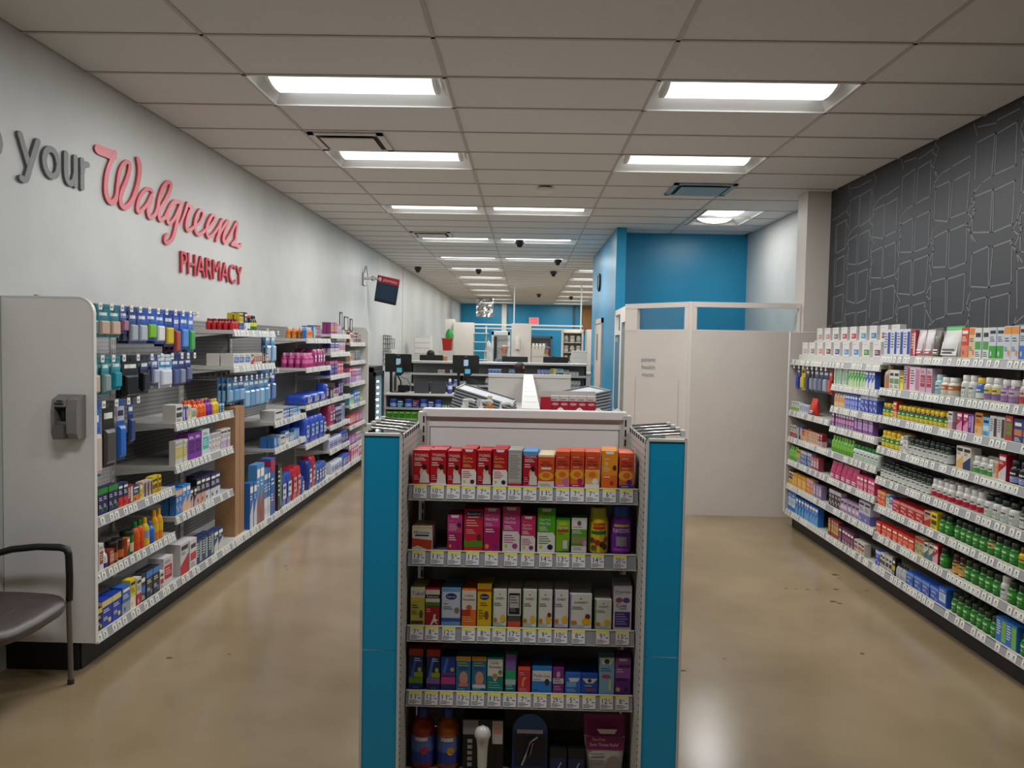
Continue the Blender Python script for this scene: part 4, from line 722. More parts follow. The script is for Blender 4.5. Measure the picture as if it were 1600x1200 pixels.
# ================================================================ left wall units
LRZ = math.pi/2; LB = -2.755; LW = 1.073
def LM4(n): return Matrix.Translation((LB, 4.27 + LW*(n-1), 0)) @ Matrix.Rotation(LRZ, 4, 'Z')
LSH = {1: [.81, .50], 2: [1.23, .945, .60], 3: [1.875, 1.585], 4: [1.03, .78], 5: [1.82, 1.505, 1.10, .68], 6: [1.88, 1.655, 1.38, 1.10, .77, .475], 7: [1.78, 1.53, 1.235, .94, .66, .39]}
GL_ = 'shelving units along the left wall'; PL = 'goods on the left wall shelves'
for n in range(1, 8):
    bay('wall_shelving_unit', f'white metal shelving unit on the left wall, {ordw(n)} from the camera', LM4(n), LRZ, LW, 0, .465, 1.95, LSH[n], .43, GL_, SHELFM if n < 3 else SHELFW, PEGW if n == 1 else PEGG, .075)
LD = {
 (1, 0): 'b 4 58 165 1c1c50 2a8a2c navy carton with domed top|b 2 58 150 202a5a c8302a navy and red foot care carton|b 1 75 120 8a1c24 d0c0b0 maroon carton with pale panel|b 1 80 105 2a3a6a d07a30 dark carton with blue picture|b 1 40 95 d0c030 d8d0c8 small yellow carton|b 3 42 110 c8b0a8 2a1c18 tan and brown slim carton|b 3 42 120 d0b428 6a3a1c yellow and brown slim carton',
 (1, 1): 'b 1 52 165 d4d0ca b03a2a tall white carton with red picture|j 1 62 120 c8ccd0 d0d4d8/2a3a80 d8d8d8 white and blue lotion bottle|b 1 62 100 8a3020 d0a080 rust coloured carton|t 2 78 130 3a1c16 c06030 241c1a brown jar with orange label|b 1 40 120 c86a2a 202020 slim orange and black carton|t 1 88 150 1c6a30 c8b890 14301c dark green canister with cream label|j 2 66 190 d8581c d8541c/c8401c 1c7a34 orange bottle with green cap|j 1 66 190 d8b41c 8a9ab8/d8b41c d8b41c yellow spray bottle with silver label|j 1 80 150 2a6ac0 2a6ac0/2a5ab0 2a5aa8 blue lotion bottle|j 2 64 210 d8a01c d8b01c/d87a1c d8a830 tall yellow bottle with orange foot',
 (1, 2): 'b 1 60 140 141c44 d0c020 black and yellow carton|b 2 120 165 1c3aa0 d8c880 bright blue thermometer box|b 1 110 175 2a62b0 9aa0a8 blue box with oval meter picture|b 1 75 190 d8c41c e0dcc8 yellow box with white panel|b 1 66 180 c8c4bc b02434 white and red box|b 1 72 185 20262e 2a6ab0 black box with blue picture|b 2 100 185 1c2228 3a7ac0 white edged black box with blue screen|b 1 60 130 ccc8c4 a82430 small white and red monitor box|b 2 150 200 cbc6c6 b82230 big white and red blood pressure box',
 (2, 0): 'b 1 130 130 cfcac4 2a4a3a white case of four slim cartons|b 2 45 100 5a3a90 b8c0e0 purple and blue slim carton|b 1 60 110 d8d0b0 d8b83c small cream carton|b 1 90 80 c4ccc6 3a8a6a low white and green carton|j 3x2 70 130 d85a1c e8702a/d84a1c d8602a orange drink bottle|j 2x2 66 130 7a2a90 8a3aa0/6a1c80 7a2a90 purple drink bottle|j 2x2 66 125 d8b020 e0c030/c89a20 d8b838 yellow drink bottle|b 2 40 80 4a7aa0 c8d0d8 small blue carton',
 (2, 1): 'b 4 42 175 c8c4bc c8b428 tall white carton with yellow foot|b 1 42 170 cdc9c4 8a6a50 white carton with brown picture|b 2 130 200 7a2a9a 4a1c6a broad purple carton|b 1 150 205 c8d4d4 4ab0b8 white carton with teal swoosh|b 4 62 150 d0ccc8 a8a0b0 grey white carton|b 3 68 165 cfcac8 b8a0b8 white carton with pale lilac panel',
 (2, 2): 'b 2x2 55 190 3a7ac0 d8b098 light blue wrap carton|b 2x2 72 200 3a80c0 d8b098 bright blue brace carton|b 2 62 150 1c1c34 c0a0a0 dark slim carton|b 2 85 205 1c1c30 c8988a black support carton with skin toned picture|b 3x2 100 200 1c2450 c8c8d0 navy support carton with white corner',
 (2, 3): 'b 1 150 230 c6c2c4 b02432 white and red monitor box|b 1 140 225 cac6c8 b82434 white box with red foot and grey screen|b 3 120 190 1c3058 8aa0a0 navy meter box with pale window|b 2 100 180 1c3460 c8c8c0 navy and white meter box',
 (3, 0): 'j 3x5 46 95 a81c24 c02a30/b82028 6a1418 small red bottle with dark red cap|b 2x2 60 150 c8b428 2a3a8a yellow carton beside the red bottles|b 1x2 70 160 1c2458 d0d0d8 navy carton with white panel|t 2x2 60 140 1c1c20 d8d8d0 c8342a black tub with red foot|j 3x2 58 140 20281c d0c83a/2a6a2c 1c1c1c black and green spray bottle',
 (3, 1): 'b 3x2 150 105 d0ccc6 3a62a8 white carton with blue band|b 1x2 90 100 c8c0b8 a83030 white carton with red fruit picture|b 5x2 48 105 c8beb4 8a4030 slim pale carton with brown picture|b 2x2 60 105 2a2424 b0a8a0 dark carton beside slim pale ones|b 1 60 100 b82a30 d0c0c0 small red and white carton',
 (3, 2): 'gap 350|b 2 90 420 2a62a8 c8c8d0 tall blue crutch box|b 2 110 560 4a8ac0 8a5a48 large light blue shower aid box|b 3 60 480 3a72b4 d8d8e0 narrow tall blue cane box|b 1 150 560 2a5aa0 a82a50 tall blue box with magenta band|b 1 130 380 2a5898 d0d0d8 mid sized blue box at the end',
 (4, 0): 'b 1x1 300 110 c9c6c2 d2cfca wide pale grey carton tray|b 6 55 100 3a6ea8 c8c0c0 small blue boxed aid|b 5 62 90 4a80b8 b8c8d8 small light blue box',
 (4, 1): 'b 2x2 90 110 3a72b0 9ab8d0 blue box with light panel|b 1x1 200 105 bcbab4 c8c4c0 broad grey white box|b 2 70 130 4a82ba d0d0d4 light blue carton|b 3 62 90 8aa0b0 d0ccc8 grey blue carton|b 2 100 120 3a7ab8 8ab0d0 wide blue carton',
 (4, 2): 'b 1 130 470 2a2c2c 5a8a4a black box with green picture|k 2 200 330 2a4aa0 c8d0e0 large blue wrapped pack|k 2 190 340 b01c2c d89098 large red wrapped pack|k 3 120 200 2a4a9a c8ccd8 blue and white wrapped pack',
 (5, 0): 'b 1 60 120 3a72b8 8ab0d8 blue carton behind the orange bottles|j 4x4 62 130 d88030 d8782c/d89a50 d8d0c4 orange drink bottle with pale cap|b 1x2 90 150 3a82c8 d0d8e0 light blue carton|b 1x2 60 150 3a8a4a d0d8d0 green carton between blue and plum ones|b 3x2 70 160 7a2a60 b890b0 plum carton',
 (5, 1): 'j 5x4 72 170 b8307a d070a8/a02a6a d890b8 pink cylinder bottle|k 4x2 140 210 a02a70 c880a8 magenta wrapped pack',
 (5, 2): 'k 3x2 330 120 2a4ab0 b8b8c8 long blue wrapped underpad pack|k 2 160 200 2a52c0 d0a8c0 blue wrapped pack with pink mark',
 (5, 3): 'k 4x2 210 300 2a4ab8 9ab0e0 crinkled bright blue pack|k 2 180 250 1c3a9a c8d0e8 deep blue wrapped pack',
 (5, 4): 'k 1 170 330 2a3a8a c8c8d8 navy blue pack|k 1 180 360 b02030 d89098 big red pack|k 4 130 230 3a5aa8 d0d4e0 blue and white pack',
 (6, 0): 'b 5x2 70 150 8a3a78 c8a050 plum and gold carton|b 4x2 60 130 b05090 a8c0d0 pink and blue carton',
 (6, 1): 'b 8x2 60 140 3a3a80 c8b8c8 indigo carton with pale panel|b 6 60 130 d0c8d0 b83a6a white and pink carton',
 (6, 2): 'b 5x2 80 190 2a3a90 c85a70 indigo carton with rose panel|b 5 66 170 b82a5a d8b0c0 rose carton',
 (6, 3): 'b 3 70 120 3a3a3c a8a8a8 dark grey carton|b 4 62 130 6a2a60 c8b0c0 dark plum carton|b 4 70 190 3a2a6a a8a0c8 violet carton',
 (6, 4): 'k 2 160 260 a83a60 d8c0c8 rose wrapped pack|b 5 70 230 2a2a58 b8b0c8 dark indigo carton|b 3 70 240 b8c0d0 2a4a90 pale blue carton',
 (6, 5): 'k 6 120 150 c0c4d8 4a5aa8 pale wrapped pack with blue mark|k 4 110 170 3a4a9a c0c8e0 blue wrapped small pack',
 (6, 6): 'k 5 120 140 c8cad8 4a62b0 white and blue soft pack|k 4 110 150 4a5ab0 d0d0e0 blue soft pack|k 3 110 150 d080a0 d8d0d8 pink soft pack',
 (7, 0): 'b 4 60 150 8a3030 c8b0a0 brown red carton|b 5 55 140 4a2a3a b8a8b0 dark maroon carton|b 4 55 130 b8a098 7a4a60 pale mauve carton',
 (7, 1): 'b 4 80 150 b89878 6a6a60 tan carton|b 6 62 160 5a6a78 8a9098 slate carton',
 (7, 2): 'b 6x2 70 220 b0507a a890c0 rose and lilac carton|b 6 62 210 8a6aa0 d0b8d0 lilac carton',
 (7, 3): 'b 4 80 150 5a90a8 a8c890 teal and green carton|b 7 60 190 3a6aa8 b8c8d8 mid blue carton|b 3 70 100 a8a83a d0d0a0 olive carton',
 (7, 4): 'b 8 70 150 b03a48 d8c0c0 red and white carton|b 6 60 140 a8508a d0b8c8 mauve carton',
 (7, 5): 'b 7 70 140 8a4a90 d0b8d0 plum and lilac carton|b 6 62 130 c8c0c8 a05a90 pale lilac carton',
 (7, 6): 'b 8 62 180 c05a80 d8c8d0 bright rose carton|b 8 60 160 d0c0c8 b84a70 pale pink carton',
}
LORD = {n: f'{ordw(n)} left unit' for n in range(1, 8)}
for (n, k), dsl in LD.items():
    zs = LSH[n] + [BZ]; base = k == len(zs)-1
    fill(LM4(n), LRZ, zs[k] + .001, -.465 if base else -.43, .03 if base or n > 1 else .12, LW-.02, dsl, f'{"bottom" if base else SHELFN[k]} shelf, {LORD[n]}', PL, 0, None, .87)
HW = 'left peg board'; PG = 'carded packs on the left peg board'
for i, (x, w, h, c, ds, n) in enumerate(((.14, .105, .185, ('10606c', '1c7a86', '6a7a74'), 'dark teal carded wrap', 3), (.26, .11, .185, ('1f7a88', '2a8a96', 'c0a894'), 'teal wrap with tan window', 4), (.38, .11, .185, ('1f7a88', '2a8a96', 'c8ac98'), 'bright teal carded wrap', 4), (.49, .09, .16, ('3a4a98', '7a8ad0', 'a06a80'), 'violet carded item', 3),
      (.60, .11, .22, ('1c2a6a', '2a4a98', 'a0a8b0'), 'navy card, grey blister', 3), (.72, .11, .22, ('2a4a98', '3a62b8', 'b0b8c0'), 'blue card, clear blister', 3), (.84, .11, .20, ('2a58b8', '3a6ac8', '7ab830'), 'blue card, lime piece', 3), (.96, .115, .22, ('2a58b8', '3a6ac8', 'd8d8d8'), 'blue card, white piece', 3))):
    hang(LM4(1), LRZ, x, 1.965, -.006, w, h, c, ds, f'top row, {HW}', PG, .40, n)
for x, w, h, c, ds in ((.02, .11, .24, ('1c3a8a', '2a58b0', 'c8b030'), 'blue card, yellow piece'), (.14, .11, .29, ('2a3a9a', '3a5ac8', 'a04030'), 'blue card, red organiser'), (.26, .11, .26, ('2a5ab8', '3a72d0', '5a8ad0'), 'plain bright blue card'), (.38, .11, .28, ('2a5ab8', '3a72d0', '3a9a4a'), 'blue card, green pieces')):
    hang(LM4(2), LRZ, x, 1.965, -.006, w, h, c, ds, 'top row, second left unit', PG, .40, 3)
for i, (x, w, h, c, ds, n) in enumerate(((.16, .10, .22, ('1f7f8c', '2a909a', 'c8b09a'), 'light teal carded wrap', 3), (.28, .10, .22, ('1f808e', '35a0aa', '8a9a94'), 'light teal bandage', 3), (.40, .095, .20, ('2a8a98', '3aa0b0', '2a90a0'), 'slim light teal card', 3), (.57, .19, .26, ('101014', '1c1c22', '0e0e10'), 'broad black glove card', 2),
      (.75, .13, .24, ('14161c', '2a3a70', '14161c'), 'black support on dark card', 2), (.89, .10, .20, ('2a3a7a', '8a98c0', 'b0b4c8'), 'clear bagged item', 2))):
    hang(LM4(1), LRZ, x, 1.675, -.006, w, h, c, ds, f'middle row, {HW}', PG, .40, n)
for x, w, h, c, ds in ((-.03, .17, .22, ('c8d0dc', '3a8ac0', 'd0d4dc'), 'white and light blue bag'), (.12, .09, .22, ('2a3a78', '4a5a98', '5a6490'), 'dark blue carded tool'), (.22, .085, .22, ('222c60', '3a4a88', '8a90a8'), 'indigo carded tool'), (.33, .085, .20, ('26306a', '3a4a88', '6a7090'), 'dusk indigo carded tool')):
    hang(LM4(2), LRZ, x, 1.675, -.006, w, h, c, ds, 'middle row, second left unit', PG, .40, 2)
for x, w, h, c, ds in ((.17, .10, .42, ('2a5ab0', '3a72c8', 'c8b8b0'), 'blue carded insole'), (.31, .13, .38, ('18181a', '2a2624', '4a4642'), 'black foam insole with red arrow'), (.45, .08, .36, ('2a5aa8', 'b8b8c8', '2a6ac0'), 'slim blue insole'), (.57, .06, .28, ('1c2a58', '3a5aa0', '3a4a78'), 'dark blue insole card')):
    hang(LM4(1), LRZ, x, 1.42, -.006, w, h, c, ds, f'lowest row, {HW}', 'carded insoles on the left peg board', .40, 1)
for k, x in enumerate((.06, .19, .32, .45, .58, .71, .84, .97)):
    hang(LM4(3), LRZ, x, 1.47, -.006, .12, .21 if k < 3 else .28, (('4a80b0', '6aa0c8', '8ab0c8'), ('3a6aa0', '5a90c0', '6a98c0'), ('2a4a8a', '5a80b8', '8aa8c8'))[k % 3], f'light blue bagged bandage, {ordw(k+1)} hook', 'third left unit', 'bagged supports on the third left unit', .40, 3, k % 3)
for k, x in enumerate((.07, .24)):
    hang(LM4(4), LRZ, x, 1.50 - .0*k, -.006, .12, .30, (('4a80b0', '7ab0d0', '9ab8cc'), ('2a4a90', '4a70b8', '6a88b8'))[k], f'pale blue bagged brace, {ordw(k+1)} hook', 'fourth left unit', 'bagged braces on the fourth left unit', .36, 3, 3+k)
    hang(LM4(4), LRZ, x, 1.86, -.006, .12, .30, (('3a72b0', '6aa0d0', '9ab8cc'), ('4a80b0', '7ab0d0', '9ab8cc'))[k], f'blue bagged support, {ordw(k+1)} hook', 'top of fourth left unit', 'bagged braces on the fourth left unit', .36, 2, 5+k)
# end panels
def endpanel(name, label, y0, y1, x0, x1, H, m, rnd, kick0, kick1):
    t = thing(name, label, 'panel', ((x0+x1)/2, (y0+y1)/2, 0))
    cx = (x0+x1)/2; b = MB(); s = 1 if rnd > 0 else -1; xe = x1 if s > 0 else x0; R = .085 if s > 0 else .004
    pts = [(x0 if s > 0 else x1, .155), (xe, .155)] + [(xe - s*R + s*R*math.cos(a*math.pi/16), H-R+R*math.sin(a*math.pi/16)) for a in range(9)] + [(x0 if s > 0 else x1, H)]
    if s < 0: pts = pts[::-1]
    b.prism([(p[0]-cx, p[1]) for p in pts], -(y1-y0), m, lambda a, c, tt: (a, (y1-y0)/2 + tt, c)); b.build('board', t)
    b = MB(); em = M('dcd9d4', .4)
    edge = [(xe, .155)] + [(xe - s*R + s*R*math.cos(a*math.pi/16), H-R+R*math.sin(a*math.pi/16)) for a in range(9)] + [(x0 if s > 0 else x1, H)]
    for p, q in zip(edge, edge[1:]):
        d = Vector((q[0]-p[0], q[1]-p[1])); n_ = Vector((d.y, -d.x)).normalized()*.003*s if d.length > 1e-6 else Vector((0, 0))
        b.poly([(p[0]+n_.x-cx, (y0-y1)/2-.002, p[1]+n_.y), (p[0]+n_.x-cx, (y1-y0)/2+.002, p[1]+n_.y), (q[0]+n_.x-cx, (y1-y0)/2+.002, q[1]+n_.y), (q[0]+n_.x-cx, (y0-y1)/2-.002, q[1]+n_.y)], em)
        b.poly([(p[0]+n_.x-cx, (y0-y1)/2-.002, p[1]+n_.y), (q[0]+n_.x-cx, (y0-y1)/2-.002, q[1]+n_.y), (q[0]-n_.x*2-cx, (y0-y1)/2-.002, q[1]-n_.y*2), (p[0]-n_.x*2-cx, (y0-y1)/2-.002, p[1]-n_.y*2)], em)
    b.build('edge_band', t)
    boxo('plinth', (kick0-cx, kick1-cx, -(y1-y0)/2+.01, (y1-y0)/2, 0, .155), BLACK, t)
    return t
PANELM = noisy('end_panel_laminate', 'e2e0de', 'e6e4e2', 2, (.45, .55))
endpanel('shelving_end_board', 'large pale grey end panel with rounded corner behind the chair', 4.243, 4.266, XL+.004, -2.285, 2.01, PANELM, 1, XL+.004, -2.385)
boxo('joint_cover', (-.012+.01, .02, -.005, .02, 2.011, 2.02), M('b0aca8', .5), None, loc=(-2.60, 4.25, 0), label='small grey clip on the top edge of the rounded end panel', cat='clip')
endpanel('shelving_end_board', 'narrow far end panel closing the left wall shelving beside the cooler', 11.785, 11.808, XL+.004, -2.30, 2.0, M('c4c1bc', .5), 1, XL+.004, -2.385)
# dispenser on the panel
t = thing('soap_dispenser', 'grey hand sanitiser dispenser mounted on the pale end panel', 'dispenser', (-2.395, 4.243, 1.268))
g = M('7f7b77', .35); b = MB(); W2 = .068
prof = [(0, 0), (-.075, .0), (-.09, .03), (-.092, .15), (-.078, .205), (-.02, .228), (0, .228)]
for s0, s1 in ((-W2, -.05), (.012, W2)): b.prism(prof, 1, g, lambda a, c, tt: (s0+(s1-s0)*tt, a, c))
b.prism([(0, 0), (-.06, 0), (-.06, .09), (-.03, .09), (-.03, .15), (-.095, .17), (-.085, .205), (-.02, .228), (0, .228)], 1, g, lambda a, c, tt: (-.05+.062*tt, a, c)); b.build('housing', t)
b = MB(); b.prism([(-.05, 0), (.008, 0), (.006, .075), (-.048, .075)], .045, M('615d59', .4), lambda a, c, tt: (a, -.062-tt, c)); b.build('push_lever', t)
b = MB(); b.lathe([(.012, .09), (.016, .1), (.016, .15)], M('1c1a19', .6), 10, c=(-.02, -.05, 0)); b.build('nozzle', t)
boxo('slot', (-.045, .0, -.1, -.096, .182, .19), M('2a2725', .6), t); boxo('badge', (-.036, -.008, -.0945, -.09, .197, .202), M('3a3633', .6), t)
# chair
t = thing('armchair', 'dark brown cushioned armchair with grey legs by the rounded end panel', 'chair', (-2.55, 3.775, 0))
UP = noisy('seat_vinyl', '3e3230', '453936', 20, (.32, .42)); LEG = M('77736f', .35, .6); ARM = M('1d1a19', .4)
fx, sy = .216, .31
b = MB(); rings = []
def outline(s, z, dz):
    q = []
    for k in range(28):
        a = 2*math.pi*k/28; cx, cy = math.cos(a), math.sin(a)
        x = -.02+.275*s*math.copysign(abs(cx)**.36, cx); y = .31*s*math.copysign(abs(cy)**.4, cy)
        q.append((x, y, z + dz*(max(0, x/.24)**3)*-1 + .012*(abs(y)/.27)**2*1))
    return q
b.loft([outline(.86, .395, .0), outline(.97, .41, .01), outline(1.0, .435, .015), outline(.97, .465, .025), outline(.85, .482, .03), outline(.5, .488, .02)], UP); b.build('seat', t)
b = MB(); rings = []
for z, s, yy in ((.52, .85, -.245), (.56, .98, -.25), (.70, 1, -.27), (.82, .98, -.29), (.86, .85, -.295)): rings.append([(yy + .035*s*math.copysign(abs(math.cos(a))**.7, math.cos(a)) - .0, .25*s*math.copysign(abs(math.sin(a))**.5, math.sin(a)), z) for a in [2*math.pi*k/20 for k in range(20)]])
b.loft(rings, UP); b.build('backrest', t)
for s in (-1, 1):
    y = s*sy
    b = MB(); b.tube([(fx, y, .44), (fx+.002, y, .56), (fx-.002, y, .68), (fx-.012, y, .708), (fx-.05, y, .716), (.05, y, .716), (-.08, y, .70), (-.2, y, .665), (-.255, y, .63)], [.017, .018, .018, .021, .019, .018, .018, .017, .016], ARM, 8); b.build('armrest', t)
    b = MB(); b.tube([(fx-.005, y, .46), (fx, y, .25), (fx+.004, y, .02)], .0135, LEG, 8); b.build('leg', t)
    b = MB(); b.tube([(-.215, y, .80), (-.20, y, .45), (-.21, y, .02)], .0135, LEG, 8); b.build('leg', t)
    for x in (fx+.004, -.21):
        b = MB(); b.lathe([(.016, 0), (.017, .022), (.0145, .026)], M('2a2320', .5), 10, c=(x, y, 0)); b.build('foot_cap', t)
b = MB(); b.tube([(-.2, -sy, .40), (-.2, sy, .40)], .012, LEG, 8); b.build('seat_rail', t)
boxo('cardboard_box', (-.083, .083, -.105, .105, 0, 1.06), noisy('cardboard', '9a7450', 'a27c58', 6, (.7, .8)), None, loc=(-2.425, 6.60, BZ+.0015), label='tall narrow brown cardboard box standing between the second and third left units', cat='box')
_cb = bpy.data.objects['cardboard_box']
for x in (-.0832, .0827): boxo('flap_seam', (x, x+.0005, -.005, .005, .0, 1.06), M('6f5234', .8), _cb)
boxo('flap_seam', (-.083, .083, -.002, .002, 1.0595, 1.0608), M('6f5234', .8), _cb)
# framed signs standing on the last left unit
for k, (y, w, h) in enumerate(((10.98, .14, .24), (11.3, .24, .2), (11.62, .14, .18))):
    t = thing('sign_frame', f'small black sign frame on the far left shelves, {ordw(k+1)} of three', 'sign holder', (-2.52, y, 1.95 if k == 0 else 1.94), LRZ, 'sign frames on the far left shelves')
    b = MB()
    for (x0, x1, z0, z1) in ((-w/2, -w/2+.014, 0, h), (w/2-.014, w/2, 0, h), (-w/2, w/2, 0, .014), (-w/2, w/2, h-.014, h)): b.box(x0, x1, -.006, .006, z0, z1, M('1c1a1a', .4))
    b.build('frame', t); boxo('insert', (-w/2+.012, w/2-.012, -.001, .001, .012, h-.012), M('c9c6c2', .5), t); boxo('foot', (-.05, .05, -.04, .04, -.15 if k else -.15, -.0), M('c4c1bc', .5), t)

# ================================================================ right wall units
RRZ = -math.pi/2; RB = 3.06
RBAY = {1: (8.2, 1.10), 2: (7.10, .96), 3: (6.14, 1.075), 4: (5.065, 1.30)}
def RM4(n): return Matrix.Translation((RB, RBAY[n][0], 0)) @ Matrix.Rotation(RRZ, 4, 'Z')
RSH = {1: [1.70, 1.19, .925, .695, .45], 2: [1.70, 1.507, 1.317, 1.147, .925, .695, .45], 3: [1.77, 1.527, 1.32, 1.09, .858, .648, .432], 4: [1.77, 1.527, 1.32, 1.09, .858, .648, .432]}
RBK = noisy('plain_back_panel', '7f7973', '847e78', 2, (.5, .6))
for n, (yf, w) in RBAY.items():
    bay('wall_shelving_unit', f'white metal shelving unit on the right wall, {ordw(5-n)} from the camera', RM4(n), RRZ, w, 0, .395, 1.955, RSH[n], .395, 'shelving units along the right wall', SHELFM, RBK, .06, M('8b857f', .5))
boxo('top_cover', (0, 4.43, 0, .09, 1.945, 1.957), LIGHTP, None, loc=RM4(2) @ Vector((-1.10, .02, 0)), rz=RRZ, label='long narrow cap closing the gap between right shelving and dark wall', cat='cap rail')
